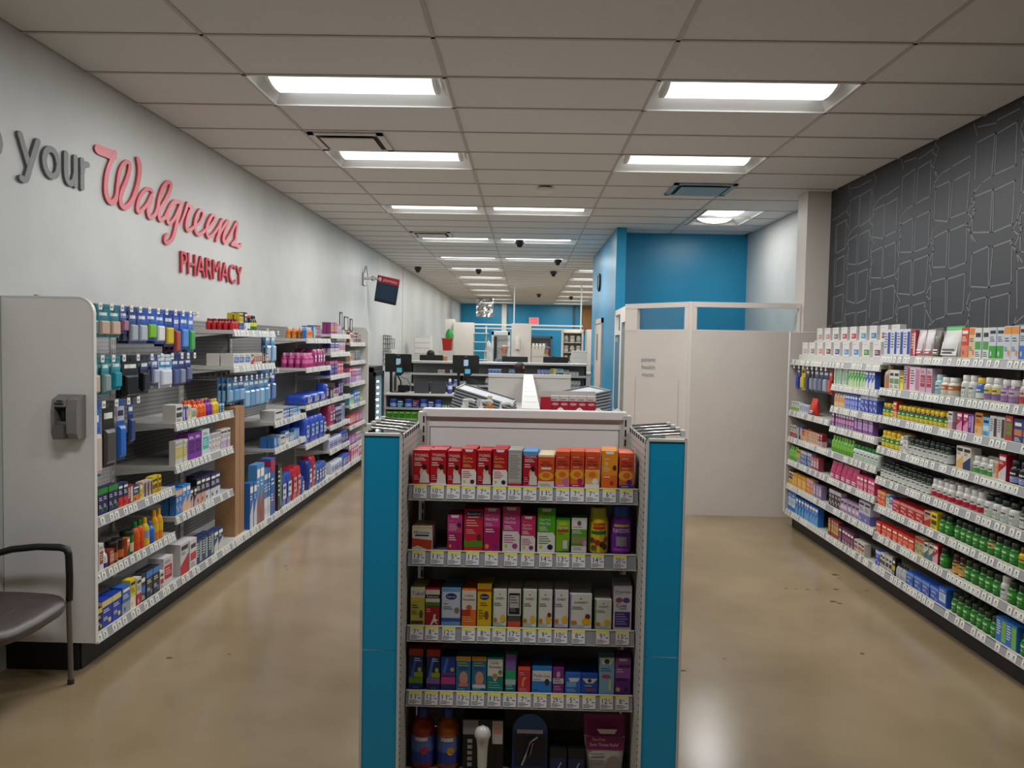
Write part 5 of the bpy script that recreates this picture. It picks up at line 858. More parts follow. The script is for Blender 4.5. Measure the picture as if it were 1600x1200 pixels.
RD = {
 (1, 1): 'b 4 55 95 c8ccc0 7aa03a white and green small carton|b 5 48 85 d0d0d4 6a8ab8 white carton with blue foot|u 1 150 160 c8342a 2a2424 red pouch with black print',
 (1, 2): 'b 3 60 120 b8b0a8 a03a3a pale carton with red foot|b 2 70 130 3a4a78 c0b8b0 slate carton|b 1 90 110 d8782a d8a060 bright orange carton|b 5 62 105 c8a890 d08a60 pale orange carton|b 2 50 120 8a2a2a c8a0a0 dark red carton',
 (1, 3): 'j 4 50 140 6aa840 7ab84a/5a983a 8ac85a green dropper bottle|b 2 50 130 c8b050 8a90a0 yellow and grey carton|b 5 55 140 4a6a9a c0b0b0 grey blue carton|b 3 60 120 9a3a4a c8c0c8 rose grey carton',
 (1, 4): 'b 2 62 140 3a2a14 d8a830 black and yellow carton|b 6 58 130 d89a3a e0b870 golden orange carton|b 3 60 140 c87a3a b8a0b8 orange and lilac carton|b 3 60 120 8a7aa0 c8b8c0 lilac carton',
 (1, 5): 'b 2 120 190 2a6ab0 c8d8e0 wide blue nasal rinse box|b 8 70 170 2a6ab4 5a9ad0 bright blue carton',
 (2, 1): 'b 5 58 140 c8ccc4 2a9a5a white carton with green stripe|b 6 52 145 2a9a3a b8d0a0 vivid green carton|b 3 52 140 3a5ab0 d0d4e0 blue and white carton',
 (2, 2): 'j 4 58 150 c8b0a0 d89a60/d8b890 6aa0c8 peach bottle with blue cap|b 6 50 130 4a62b8 8a9ad8 medium blue carton|b 4 72 140 3a50a8 c0c8e8 royal blue carton',
 (2, 3): 'b 8 55 130 6a3a88 c88aa8 violet carton with pink panel|b 7 46 120 7a4a90 c0a0c8 light violet carton',
 (2, 4): 'j 8 52 140 6aa83a 7ab84a/5a9830 8ac85a lime green bottle|p 7 62 120 c4ccc4 d0d4d0/b8c8b8 2a7a3a clear bottle with green cap',
 (2, 5): 'u 5x2 110 150 b02a60 c86a90 raspberry pouch|b 6 60 120 c03a6a d890a8 raspberry carton|j 2 50 130 5a8a30 7aa840/4a7a28 5a8a38 green bottle beside raspberry cartons',
 (2, 6): 'b 4 60 150 3a3038 b8b0b8 dark carton with grey panel|b 5 70 110 a890b0 d0c0d0 pale mauve carton|b 4 100 170 b8b4c4 6a6aa8 large grey lilac carton',
 (2, 7): 'b 4 55 150 8a3a34 c8a860 brown red carton|b 5 60 130 5a2a4a 8a5070 dark plum carton|b 3 65 100 c8c0b8 b05a48 white and rust carton',
 (3, 0): 'b 4 115 205 c8ccd4 2a3a98 white and royal blue supplement box|b 1 70 195 a82a34 d0c0c0 red supplement box|u 2 120 195 c8c0c0 b02a3a clear pouch with red print|u 1 110 200 4a4638 6a6450 dark olive pouch|g 1 250 215 c8c8c4 d0d0cc 2a9a3a big white pouch with green top|b 1 60 180 4aa890 c8a070 teal and tan carton',
 (4, 0): 'b 1 85 200 c8401c d88060 orange red carton|b 1 80 200 d8b890 d87a3a white and orange carton|b 2 80 195 d0d4d0 4a9a4a white box with green leaf|b 2 75 195 c8ccd4 3aa03a white and green box with blue foot|b 2 75 200 c8ccd4 e0923a white and orange box with blue foot|b 3 70 200 c4c8d0 3a72b8 white and blue box',
 (3, 1): 'j 1 110 190 a89078 a08870/c87a50 9a8468 tan shaker bottle|b 2x2 95 150 d0ccc0 6a8a60 cream carton with bottle pictures|b 1 55 110 d8cc1c e0d848 plain yellow carton|b 1 110 190 b8a0b0 a82a48 grey and pink carton|b 1 160 185 d8c4cc b87a98 broad pale pink carton|b 2 90 180 c8a8b8 a82a40 pink carton with red berry|p 1 85 140 9ac0c8 b0d0d4/8ab0b8 a0c4c8 light blue bottle|p 2 95 125 d0ccc4 b86a2c/c8b8a8 d8d4cc white bottle with orange label|p 1 80 130 8a98a8 a0aab8/3a4a68 8a98a8 grey blue bottle',
 (4, 1): 'p 2 85 150 d0d0ca d4d4ce/c4c8c0 d8d6d0 tall white bottle|p 1 90 140 3a62b0 4a72b8/d0d4c0 d8b838 blue bottle with yellow cap|p 2 90 145 d0d0c8 d8c868/8a6a98 d8d6d0 white bottle with yellow band|p 2 90 140 8a6a90 c8b0c8/9a7aa0 d8d6d0 mauve bottle with white cap|p 1 110 150 c8c0b4 c8b0a0/b03a3a d0ccc4 white bottle with red fruit|p 3 120 170 6a9a2a 9ac048/c86a2a 7aa838 green bottle with fruit label',
 (3, 2): 'p 3x2 68 105 3a2a10 3a8a24/c8b81c d8b418 small vitamin bottle with yellow cap|b 1 60 130 c83a24 d8a060 red carton between yellow capped bottles|p 11x2 68 105 3a2a10 3a8a24/c8b81c d8b418 brown vitamin bottle with yellow cap and green label|b 1 60 120 d4d0ce c8a0a8 white carton after the yellow capped bottles|b 1 64 125 b81c3c d88090 crimson carton',
 (4, 2): 'b 2 66 125 a81c60 d890b0 magenta carton|b 1 66 125 5a2a8a b090c0 violet and white carton|b 1 90 140 d8882a e0b070 orange carton beside violet one|b 1 80 120 6ab0d8 c0d8e0 sky blue carton|b 2 80 135 d0ccc8 3a3a38 white carton with dark dot|b 1 80 150 a83a30 5a8a4a red and green carton|b 2 90 140 2a3a70 c87a50 navy carton with orange panel',
 (3, 3): 'p 4x2 80 130 b8941c 3a8a24/c8b81c d8b418 yellow gummy bottle|p 1 70 120 d0ccc4 c8c4bc/d0ccc4 d4d0c8 plain white bottle|b 1 75 130 d0cec8 8a8a88 white carton beside the dark capped bottles|p 9x2 72 120 2a3a2c c4c8c0/d0d0cc 1c2a20 dark green bottle with white label and cap|p 1 70 120 c8b020 3a8a24/c8b81c d8b418 lone yellow bottle',
 (4, 3): 'b 1 90 150 d4ccc0 d8a868 white and tan carton|b 1 90 150 d4ccc0 2a3a60 white carton with navy wedge|p 3x2 80 110 c8ccc4 d4d4cc/4a9a4a d0d0c8 short white bottle with green mark|b 1 70 110 c8b8a8 d87a2a white and orange small carton|b 1 80 160 a81c30 d0c8c8 red and white tonic carton|p 3x2 95 140 1c1a1e 1c1c20/8a90c0 141216 black bottle with lilac label|b 2 110 130 b81c24 d8c0c0 red and white boxed bottle',
 (3, 4): 'p 4x2 76 120 2a3a2c c4c8c0/d0d0cc 1c2420 dark bottle with broad pale label|p 7x2 72 115 2a3428 c8ccc4/d4d4d0 26302a dark capped bottle with white label|p 8x2 76 125 d4d0cc d0ccc8/b01c34 d8d6d2 white bottle with red label',
 (4, 4): 'p 4x2 80 135 d4d0cc d0ccc8/b01c34 d8d6d2 bigger white bottle with red label|p 4x2 90 135 c8ccc6 d0d0cc/b8c4b8 1c2420 white bottle with black cap|p 3 85 130 2a3428 c4c8c0/d0d0cc 1c2420 dark bottle near the unit end',
 (3, 5): 'b 2 75 120 d0502a d8a070 orange red carton with pale picture|b 1 60 110 c8d0c0 3a9a7a white and green carton|b 1 60 105 4a5ab0 c8c8e0 blue violet carton|b 4 125 95 b0202c d08a80 flat red carton|b 1 100 110 c8a080 a82a20 tan and red carton with white word|b 1 95 120 d8c01c 3a3414 yellow carton with dark band|p 5x2 76 130 1f6a22 3a9a3a/2a7a2a 24321c green herbal bottle with dark cap',
 (4, 5): 'p 5x2 76 130 1f6a22 3a9a3a/2a7a2a 24321c green herbal bottle with brown green cap|p 1 76 130 3a5a24 c8b878/3a8a2a 2a2418 green bottle with tan label|p 3 80 130 1f6a22 3a9a3a/2a7a2a 24321c green bottle past the tan one|p 2 90 125 c8a020 d0b030/3a8a2a 5a3418 yellow green bottle',
 (3, 6): 'b 7 92 95 c8301c d87858 orange red flat carton|b 2 70 125 a8a878 b8302a tan and red narrow carton|b 2 62 115 c8ccc0 3a6a70 white and teal carton|b 1 75 135 a82034 d0a0a8 crimson narrow carton|p 4x2 74 130 1f6a22 3a9a3a/2a7a2a 24321c green herbal bottle, dark cap',
 (4, 6): 'p 2x2 76 130 3a2a18 c89a50/d8a858 3a1c18 amber bottle with tan label|p 5x2 76 130 1f6a22 3a9a3a/2a7a2a 2a3a1c green herbal bottle with olive cap|p 1 80 140 d4d0cc d0d0d0/c8c8c8 d8d6d2 white bottle among green ones|p 2 80 130 1f6a22 3a9a3a/2a7a2a 24321c last green bottle',
 (3, 7): 'b 1 80 120 2a4ab0 c8d0e8 blue carton at the unit edge|b 4 55 120 c8c4bc 2a2a28 white carton with black frame|b 1 50 135 1c1a18 d8c01c black and yellow narrow carton|j 4 42 110 b0b4b8 c0c4c8/a8acb0 3a3a3c silver tube bottle|b 4 120 100 2a52a8 6a90d0 flat royal blue carton|b 1 110 125 2a5ab0 c0d0e0 taller blue carton|p 2x2 74 130 1f6a22 3a9a3a/2a7a2a 24321c green herbal bottle beside blue carton',
 (4, 7): 'p 7x2 76 130 1f6a22 3a9a3a/2a7a2a 2a3a1c green herbal bottle on the bottom deck|b 2 110 150 2a72b8 7ab050 blue and green boxed bottle|p 3 80 130 1f6a22 3a9a3a/2a7a2a 24321c green bottle past the boxed one',
}
RORD = {1: 'farthest right unit', 2: 'third right unit', 3: 'second right unit', 4: 'nearest right unit'}
for (n, k), dsl in RD.items():
    zs = RSH[n] + [BZ]; base = k == len(zs)-1
    fill(RM4(n), RRZ, zs[k] + .001, -.395, .02, RBAY[n][1]-.01, dsl, f'{"bottom" if base else SHELFN[k]} shelf, {RORD[n]}', 'goods on the right wall shelves', 0, 'supplement_carton', 1 if n < 3 else .88)
# two tier row of white cartons on the far top shelf
RC = ['c08a88', 'b87a78', '7a7070', 'b03a40', 'b02a34', '4a8ab0', '3a72a0', '7a1c30', '6a1428']; RC2 = ['b0a8a0', '8a7a70', 'd07a68', '6a2a34', '3a4a8a', '5a90b8', '4a80b8', '3a8a2a', '6a3a50']
riser = boxo('display_riser', (.10, 1.99, -.20, -.02, 0, .195), M('c9c6c2', .5), None, loc=RM4(1) @ Vector((0, 0, 1.701)), rz=RRZ, label='white two step riser under two rows of cartons, far right top shelf', cat='riser')
boxo('lower_step', (.10, 1.99, -.345, -.20, 0, .055), M('c9c6c2', .5), riser)
for row, cols in ((0, RC2), (1, RC)):
    for k, c in enumerate(cols):
        x = .17 + k*.205; z = 1.701 + (.195 if row else .055) + .001
        me = cached(('tier', c), lambda: carton_mesh(.14, .05, .118, 'd2cfca', [('r', .25, .1, .95, .48, c), ('l', .1, .8, .82, 1, .08, 'a09a98'), ('l', .3, .8, .34, 2, .1, 'd8d0d0')]))
        ob('sample_carton', me, None, RM4(1) @ Vector((x, (-.15 if row else -.29), z)), RRZ, f'white carton with coloured patch, {ordw(k+1)} from the far end, {"raised rear" if row else "lower front"} row', 'box', 'white cartons on the far right top shelf')
    for k in range(9): ob('price_tag', cached('tag', price_tag_mesh), riser, (.17 + k*.205, -.2005 if row else -.3455, .172 if row else .030))
for k, (x, c, ds) in enumerate(((.1, ('2a3a98', '3a4ab0', '2a3a90'), 'blue carded brush'), (.24, ('d8c01c', 'd8c830', 'c8b018'), 'yellow carded brush'), (.36, ('2a2c48', '4a5478', '3a4260'), 'dark carded floss'), (.48, ('262a4a', '3a4268', '8a90a0'), 'navy carded brush'), (.6, ('3a4268', '5a6488', '7a8098'), 'slate carded brush'), (.72, ('2a3050', '4a5070', '6a7088'), 'dusk blue carded brush'), (.84, ('30365a', '4a5278', '989cac'), 'indigo carded floss'), (.95, ('a82a24', 'c8402a', 'c05040'), 'red carded item'))):
    hang(RM4(1), RRZ, x, 1.63, -.006, .09, .24, c, ds, 'far end of the right wall', 'carded packs on the far right unit', .37, 2, 8)
endpanel('shelving_end_board', 'beige end panel closing the right wall shelving by the patient room', 8.205, 8.228, 2.655, 3.10, 1.98, M('b9b0a8', .5), -1, 2.75, 3.10)

# ================================================================ patient room
RPM = noisy('room_panel', 'cbc2ba', 'd0c7bf', 2, (.45, .55)); POST = M('d6cec6', .5); GLASS = M('dfe9ec', .03, 0, 0, 1, 1)
GL = bpy.data.materials.new('clear_pane'); GL.use_nodes = True; nt = GL.node_tree; nt.nodes.remove(nt.nodes['Principled BSDF'])
tr = nt.nodes.new('ShaderNodeBsdfTransparent'); tr.inputs[0].default_value = (.9, .95, .96, 1); gl = nt.nodes.new('ShaderNodeBsdfGlossy'); gl.inputs['Roughness'].default_value = .03; mx = nt.nodes.new('ShaderNodeMixShader'); mx.inputs[0].default_value = .06
nt.links.new(tr.outputs[0], mx.inputs[1]); nt.links.new(gl.outputs[0], mx.inputs[2]); nt.links.new(mx.outputs[0], nt.nodes['Material Output'].inputs[0])
t = thing('patient_room', 'cream walled patient health room booth with high windows by the right shelving', 'booth', (1.77, 8.73, 0)); PR = t
def wpanel(p, q, zs, nm, m, th=.05, parent=None, **kw):
    """upright slab from p to q (plan), z range zs, in room coordinates"""
    d = Vector((q[0]-p[0], q[1]-p[1])); n_ = Vector((-d.y, d.x)).normalized()*th
    o = (1.77, 8.73); P = [(p[0]-o[0], p[1]-o[1]), (q[0]-o[0], q[1]-o[1]), (q[0]+n_.x-o[0], q[1]+n_.y-o[1]), (p[0]+n_.x-o[0], p[1]+n_.y-o[1])]
    b = MB(); b.prism(P, zs[1]-zs[0], m, lambda a, c, tt: (a, c, zs[0]+tt)); return b.build(nm, parent or PR, **kw)
A0, A1, A2, A3 = (2.91, 8.73), (1.77, 8.73), (1.185, 9.48), (1.235, 11.4)
def lerp(p, q, s): return (p[0]+(q[0]-p[0])*s, p[1]+(q[1]-p[1])*s)
def wallseg(p, q, wins, zt=2.29):
    wpanel(q, p, (0, 1.985), 'wall_panel', RPM, -.05); wpanel(q, p, (2.235, zt), 'top_rail', POST, -.055)
    s = 0
    for a, c in wins + [(1, 1)]:
        if a > s: wpanel(lerp(p, q, a), lerp(p, q, s), (1.985, 2.235), 'post', POST, -.052)
        s = c
    for a, c in wins:
        f = wpanel(lerp(p, q, c), lerp(p, q, a), (1.985, 1.995), 'window_frame', POST, -.05)
        wpanel(lerp(p, q, c), lerp(p, q, a), (1.995, 2.235), 'pane', GL, -.006, f)
wallseg(A0, A1, [(.015, .965)]); wallseg(A1, A2, [(.06, .80)])
b = MB(); b.box(-.05, .05, -.03, .06, 0, 2.292, POST); b.build('corner_post', PR); b = MB(); b.box(-.03, .03, -.03, .03, 0, 2.292, POST); b.build('corner_post', PR, loc=(A2[0]-1.77, A2[1]-8.73, 0))
# lettering on the slanted panel
dA = Vector((A1[0]-A2[0], A1[1]-A2[1], 0)).normalized(); nA = Vector((dA.y, -dA.x, 0)); LB0 = Vector((A2[0]-1.77, A2[1]-8.73, 0))
for k, wd_ in enumerate(('patient', 'health', 'room')):
    b = MB(); b.text(wd_, M('85858e', .5), lambda x, y, z: LB0 + dA*(.385+x) + nA*.0535 + Vector((0, 0, 1.635-k*.085+y)), .052, (.215, .205, .175)[k]); b.build('lettering', PR)
b = MB()
for s0 in (.2, .88): b.poly([LB0 + dA*(.95*s0-.003) + nA*.0515 + Vector((0, 0, z)) if i in (0, 3) else LB0 + dA*(.95*s0+.003) + nA*.0515 + Vector((0, 0, z)) for i, z in ((0, .02), (1, .02), (2, 1.45), (3, 1.45))], M('a8a098', .6))
b.build('panel_joint', PR, kind='stuff')
# side with glazed door
for (s0, s1, z0, z1, m, nm) in ((0, .06, 0, 2.29, POST, 'post'), (.5, .56, 0, 2.29, POST, 'post'), (.94, 1, 0, 2.29, POST, 'post'), (0, 1, 2.22, 2.29, POST, 'top_rail'), (.56, .94, 0, .9, RPM, 'wall_panel'), (.56, .94, 1.95, 2.0, POST, 'post')):
    wpanel(lerp(A2, A3, s0), lerp(A2, A3, s1), (z0, z1), nm, m, -.05)
pn = wpanel(lerp(A2, A3, .56), lerp(A2, A3, .94), (.9, .92), 'window_frame', POST, -.05); wpanel(lerp(A2, A3, .56), lerp(A2, A3, .94), (.92, 1.95), 'pane', GL, -.006, pn); wpanel(lerp(A2, A3, .57), lerp(A2, A3, .93), (.95, 1.86), 'notice', M('3f6f8e', .5), -.003, pn)
dr = wpanel(lerp(A2, A3, .06), lerp(A2, A3, .5), (.01, .12), 'door', POST, -.045)
wpanel(lerp(A2, A3, .06), lerp(A2, A3, .12), (.12, 2.22), 'door_stile', POST, -.045, dr); wpanel(lerp(A2, A3, .44), lerp(A2, A3, .5), (.12, 2.22), 'door_stile', POST, -.045, dr); wpanel(lerp(A2, A3, .12), lerp(A2, A3, .44), (2.1, 2.22), 'door_stile', POST, -.045, dr); wpanel(lerp(A2, A3, .12), lerp(A2, A3, .44), (.12, 2.1), 'pane', GL, -.006, dr)
b = MB(); q = lerp(A2, A3, .09); b.tube([(q[0]-1.77-.0, q[1]-8.73, 1.02), (q[0]-1.77-.06, q[1]-8.73, 1.02), (q[0]-1.77-.06, q[1]-8.73+.11, 1.02)], .009, M('8a8886', .25, .9), 8); b.build('door_handle', dr)
# ================================================================ stocked run behind the end display
t = thing('shelf_run', 'white double sided shelf run stretching back behind the end display', 'display shelf', (.025, 3.5, 0))
RP = M('c6c3be', .45)
b = MB(); b.box(-.035, .035, -.03, 3.8, .16, 1.50, RP); b.build('spine_panel', t); b = MB(); b.box(-.04, .04, -.035, 3.8, 1.50, 1.532, M('cdcac5', .4)); b.build('spine_cap', t)
for k in range(4): boxo('cap_label', (-.03, .03, .35+k*.42, .55+k*.42, 1.532, 1.5335), M('e0deda', .5), t)
for s in (-1, 1):
    b = MB(); b.box(min(s*.04, s*.44), max(s*.04, s*.44), .0, 3.8, .12, .16, SHELFM); b.build('base_deck', t)
    for z in (.55, .92, 1.28):
        b = MB(); b.box(min(s*.04, s*.42), max(s*.04, s*.42), .0, 3.8, z-.03, z, SHELFM); b.box(min(s*.415, s*.43), max(s*.415, s*.43), 0, 3.8, z-.045, z+.005, CHAN); b.build('shelf', t)
b = MB(); b.box(-.36, .385, 3.8, 3.83, .16, 1.53, RP); b.box(-.36, .385, 3.79, 3.84, 1.505, 1.535, M('d0cdc8', .4)); b.build('far_end_panel', t)
def stack(name, label, x, y, z, n, w, d, rot, tilt, dy):
    for k in range(n):
        b = MB(); m = M('90949a', .4, .25)
        b.box(-w/2, w/2, -d/2, d/2, 0, .005, m); b.box(-w/2, w/2, -d/2, -d/2+.006, 0, .014, m); b.box(-w/2, w/2, d/2-.006, d/2, 0, .014, m); b.box(-w/2, -w/2+.006, -d/2, d/2, 0, .012, m); b.box(w/2-.006, w/2, -d/2, d/2, 0, .012, m)
        b.box(-w/2, w/2, -d/2-.001, -d/2, .008, .014, M('c6c9cd', .35))
        o = b.build('shelf_tray', None, loc=(x, y + dy*k, z + .0165*k), label=f'{label}, {ordw(k+1)} from below', cat='tray', group='loose metal shelf trays')
        o.rotation_euler = (0, tilt, rot + .012*k)
stack('shelf_tray', 'grey metal tray in the sloping stack left of the spine', -.245, 5.0, 1.36, 8, .36, .5, -.12, .28, .02)
stack('shelf_tray', 'grey metal tray in the fanned stack right of the spine', .30, 4.85, 1.385, 8, .34, .5, .10, -.20, .02)
boxo('tray_support', (-.06, .06, -.2, .2, 0, .05), M('8a8d92', .5), None, loc=(-.245, 5.0, 1.281), label='low grey block under the sloping tray stack', cat='block')
boxo('tray_support', (-.15, .15, -.2, .2, 0, .058), M('8a8d92', .5), None, loc=(.275, 4.85, 1.281), label='low grey block under the fanned tray stack', cat='block')
for k in range(3):
    x, y = ((-.32, 4.2), (-.225, 4.15), (-.12, 4.0))[k]
    m = M('dcdad4', .3); b = MB(); b.lathe([(.03, 0), (.032, .01), (.032, .15), (.02, .175), (.012, .18)], m, 14); o = b.build('pump_bottle', None, loc=(x, y, 1.2815), label=f'white pump bottle behind the display panel, {ordw(k+1)} of three', cat='bottle', group='white pump bottles')
    b = MB(); b.lathe([(.013, .178), (.013, .2), (.006, .204), (.006, .225)], m, 10); b.tube([(0, 0, .228), (.045, -.01, .232), (.06, -.012, .222)], .008, m, 8); b.build('pump', o)
for k, (x, y, w, h, c, ds) in enumerate(((-.26, 4.55, .05, .21, ('3a4a68', '6a7a90', 'c8c8c8'), 'blue grey sprayer bottle'), (-.20, 4.6, .055, .23, ('c8782a', 'd8903a/c86a1c', 'd8c8b0'), 'amber orange sprayer bottle'), (-.33, 4.55, .05, .2, ('c8c8c4', 'd0d0cc/7a7a90', 'e0e0dc'), 'clear white sprayer bottle'))): put('j', w, h, c, Matrix(), 0, x, y, 1.281, f'{ds} on the run behind the display', 'bottles on the shelf run')
for k, (x, y, c, ds) in enumerate(((-.10, 4.30, '7a2a50', 'plum'), (-.11, 4.48, '2a6ab8', 'blue'), (-.10, 4.64, '3aa05a', 'green'))):
    b = MB(); b.lathe([(.03, 0), (.05, .02), (.065, .06), (.07, .1), (.06, .1), (.045, .03)], M(c, .3), 16); b.build('plastic_bowl', None, loc=(x, y, 1.281), label=f'{ds} plastic bowl low beside the shelf spine', cat='bowl')
tr_ = boxo('display_tray', (-.14, .15, -.05, .06, 0, .02), M('c8c4c0', .5), None, loc=(.215, 4.12, 1.40), label='white tray holding a row of red cartons right of the spine', cat='tray')
for (x0, x1, y0, y1, z1) in ((-.14, -.136, -.05, .06, .06), (.146, .15, -.05, .06, .06), (-.14, .15, .056, .06, .17)): boxo('tray_side', (x0, x1, y0, y1, 0, z1), M('cfcbc7', .5), tr_)
boxo('tray_base', (-.12, .13, -.04, .05, -.119, 0), M('bab6b2', .5), tr_)
boxo('sale_card', (-.137, -.085, -.056, -.051, .02, .145), M('c01c34', .4), None, loc=(.215, 4.12, 1.40), label='narrow red upright card at the left of the red carton row', cat='card')
for k in range(5):
    me = cached('redrow', lambda: carton_mesh(.044, .05, .13, 'd4ccc8', [('r', 0, .0, 1, .80, 'b81430'), ('l', .1, .9, .84, 1, .08, 'a04a58'), ('o', .5, .68, .4, .05, 'd8a8a8'), ('l', .1, .9, .26, 2, .06, 'e0c0c0')]))
    ob('carton', me, None, (.153+k*.0455, 4.10, 1.4205), R_.uniform(-.02, .02), f'white topped red carton in the tray row, {ordw(k+1)} along', 'box', 'red cartons in the tray row')
for k in range(4):
    b = MB(); n = 10; b.loft([[(.024*s*math.cos(2*math.pi*a/n), .02*s*math.sin(2*math.pi*a/n)*(1+.2*math.sin(3*a)), z) for a in range(n)] for z, s in ((0, 1), (.010, .9), (.022, .45), (.028, .1))], M('d6d3cf', .6)); b.build('paper_scrap', None, loc=(.16+k*.085, 3.62, 1.50), label=f'crumpled white paper peeking over the display edge, {ordw(k+1)} of four', cat='paper', group='white paper scraps')
boxo('paper_ledge', (.085, .46, -.04, .04, -.02, 0), M('c9c6c1', .5), None, loc=(.0, 3.62, 1.50), label='thin white ledge under the paper scraps behind the display', cat='ledge')

# ================================================================ cooler and counter
t = thing('drinks_cooler', 'black drinks cooler with lit glass door past the left shelving', 'cooler', (-2.38, 12.05, 0))
b = MB(); k = M('0d0d0e', .4); b.box(-.16, .11, 0, .04, 0, 1.40, k); b.box(-.16, .11, .75, .78, 0, 1.40, k); b.box(-.16, -.14, 0, .78, 0, 1.42, k); b.box(-.16, .11, 0, .78, 1.34, 1.42, k); b.box(-.16, .11, 0, .78, 0, .1, k); b.build('cabinet', t)
d = MB(); d.box(.11, .135, .0, .06, .1, 1.34, k); d.box(.11, .135, .70, .78, .1, 1.34, k); d.box(.11, .135, 0, .78, 1.28, 1.34, k); dd = d.build('door', t); boxo('pane', (.118, .124, .06, .70, .1, 1.28), GL, dd)
boxo('back_liner', (-.135, -.125, .05, .74, .1, 1.33), M('b8ccd4', .5), t)
LED = M('f2f8ff', .5, emit=9); 
for q in range(11): boxo('led', (.085, .10, .42, .50, .22+q*.095, .245+q*.095), LED, t)
for q in range(3): boxo('wire_shelf', (-.12, .08, .06, .72, .3+q*.3, .31+q*.3), M('c0c4c8', .3, .5), t)
boxo('side_liner', (-.13, .10, .742, .75, .1, 1.33), M('b8ccd4', .5), t)
t = thing('cash_counter', 'long grey service counter with stocked shelves below', 'counter', (-2.45, 14.0, 0)); W = 3.3
boxo('worktop', (0, W, -.02, .62, .87, .905), M('c2beb8', .4), t, ch=.006); boxo('back_panel', (0, W, .36, .40, .1, .87), M('9aa09c', .5), t)
for z in (.66, .44, .16): s = boxo('shelf', (0, W, .0, .36, z-.02, z), M('b8b5b0', .45), t); boxo('price_channel', (0, W, -.012, 0, z-.035, z+.005), CHAN, s)
for x in (0, 1.65, W-.03): boxo('divider', (x, x+.03, .0, .40, 0, .87), M('aaa7a2', .5), t)
CM = Matrix.Translation((-2.45, 14.0, 0))
fill(CM, 0, .661, .01, .06, 1.60, 'gap 30|t 1 130 150 2a50a8 8aa0d0 3a5ab0 blue round tub by the cooler|b 1 110 130 1c2a60 5ab0c8 navy box with aqua swirl|t 1 150 150 2a50a8 8aa0d0 3a5ab0 blue round tub after the aqua swirl box|b 1 115 130 1c1c58 a83a50 navy box with red swirl|t 1 140 150 2a50a8 8aa0d0 3a5ab0 blue round tub after the red swirl box|b 1 110 125 1c2058 6a8ac0 navy box with pale swirl|t 1 130 145 2a50a8 8aa0d0 3a5ab0 blue round tub after the pale swirl box|b 3 90 60 2a6a48 8ab890 low green carton', 'upper shelf under the counter', 'goods under the counter', .36)
fill(CM, 0, .441, .01, .04, 1.60, 'b 9 105 150 5aa824 2a5a14 lime green carton with dark leaf', 'lower shelf under the counter', 'lime cartons under the counter', .36)
def register(x, label, k):
    t = thing('checkout_screen', label, 'screen', (x, 14.35, .905)); m = M('101112', .35)
    boxo('base', (-.13, .13, -.1, .1, 0, .015), m, t); b = MB(); b.box(-.15, -.105, -.02, .03, .01, .42, m); b.build('pole', t)
    b = MB(); b.box(-.235, .235, -.03, .01, .36, .68, m, ch=.008); b.box(-.02, .02, -.034, -.03, .65, .658, M('8a8a8a', .4)); b.build('screen_housing', t)
    b = MB(); b.box(-.035, .045, -.045, -.032, .49, .60, M('a8c8e0', .4)); b.build('notice', t)
    b = MB(); b.prism([(0, .30), (.1, .30), (.16, .36), (.10, .52), (.02, .46)], .03, M('15171a', .4), lambda a, c, tt: (a-.03, -.16-tt, c)); q = b.build('card_reader', t); boxo('reader_screen', (.0, .09, -.194, -.19, .36, .44), M('58b8d8', .4), q)
    b = MB(); b.tube([(.0, -.16, .33), (.06, -.1, .2), (.05, -.03, .02)], .014, m, 8); b.build('reader_arm', t)
    b = MB(); b.tube([(.06, -.1, .28), (.18, -.12, .24), (.24, -.1, .12), (.22, -.05, .02)], .006, M('2a2a2c', .5), 6); b.build('cable', t)
    b = MB(); b.box(.0, .2, -.05, .12, .015, .13, m, ch=.01); b.build('receipt_printer', t)
register(-2.26, 'black checkout screen on a pole by the wire racks', 0); register(-1.06, 'black checkout screen on a pole beside the loose shelf trays', 1)
for x, lb in ((-1.82, 'dark grey plastic bin between the checkout screens, nearer the wall'), (-1.53, 'dark grey plastic bin between the checkout screens, nearer the blue bottle')):
    t = thing('plastic_bin', lb, 'bin', (x, 14.25, .9055)); m = M('3c3f43', .45); w = .12
    b = MB()
    b.poly([(-w, -.1, 0), (w, -.1, 0), (w, .1, 0), (-w, .1, 0)], m)
    for P in ([(-w, -.1), (w, -.1)], [(w, -.1), (w, .1)], [(w, .1), (-w, .1)], [(-w, .1), (-w, -.1)]): (a, c), (e, f) = P; b.poly([(a, c, 0), (e, f, 0), (e*1.12, f*1.12, .19), (a*1.12, c*1.12, .19)], m)
    b.build('body', t); b = MB()
    for (x0, x1, y0, y1) in ((-w*1.15, w*1.15, -.116, -.108), (-w*1.15, w*1.15, .108, .116), (-w*1.15, -w*1.08, -.11, .11), (w*1.08, w*1.15, -.11, .11)): b.box(x0, x1, y0, y1, .175, .195, m)
    b.build('rim', t)
put('j', .09, .26, ('3a4aa8', 'c8c8d8/3a4aa8', 'd8d8d8'), Matrix(), 0, -1.33, 14.25, .9055, 'blue and white spray bottle on the counter by the second screen', 'bottles on the counter')
put('t', .09, .11, ('a87a4a', 'd0b890', 'c8b8a0'), Matrix(), 0, -.86, 14.2, .9055, 'small tan tub on the counter past the second screen', 'bottles on the counter')
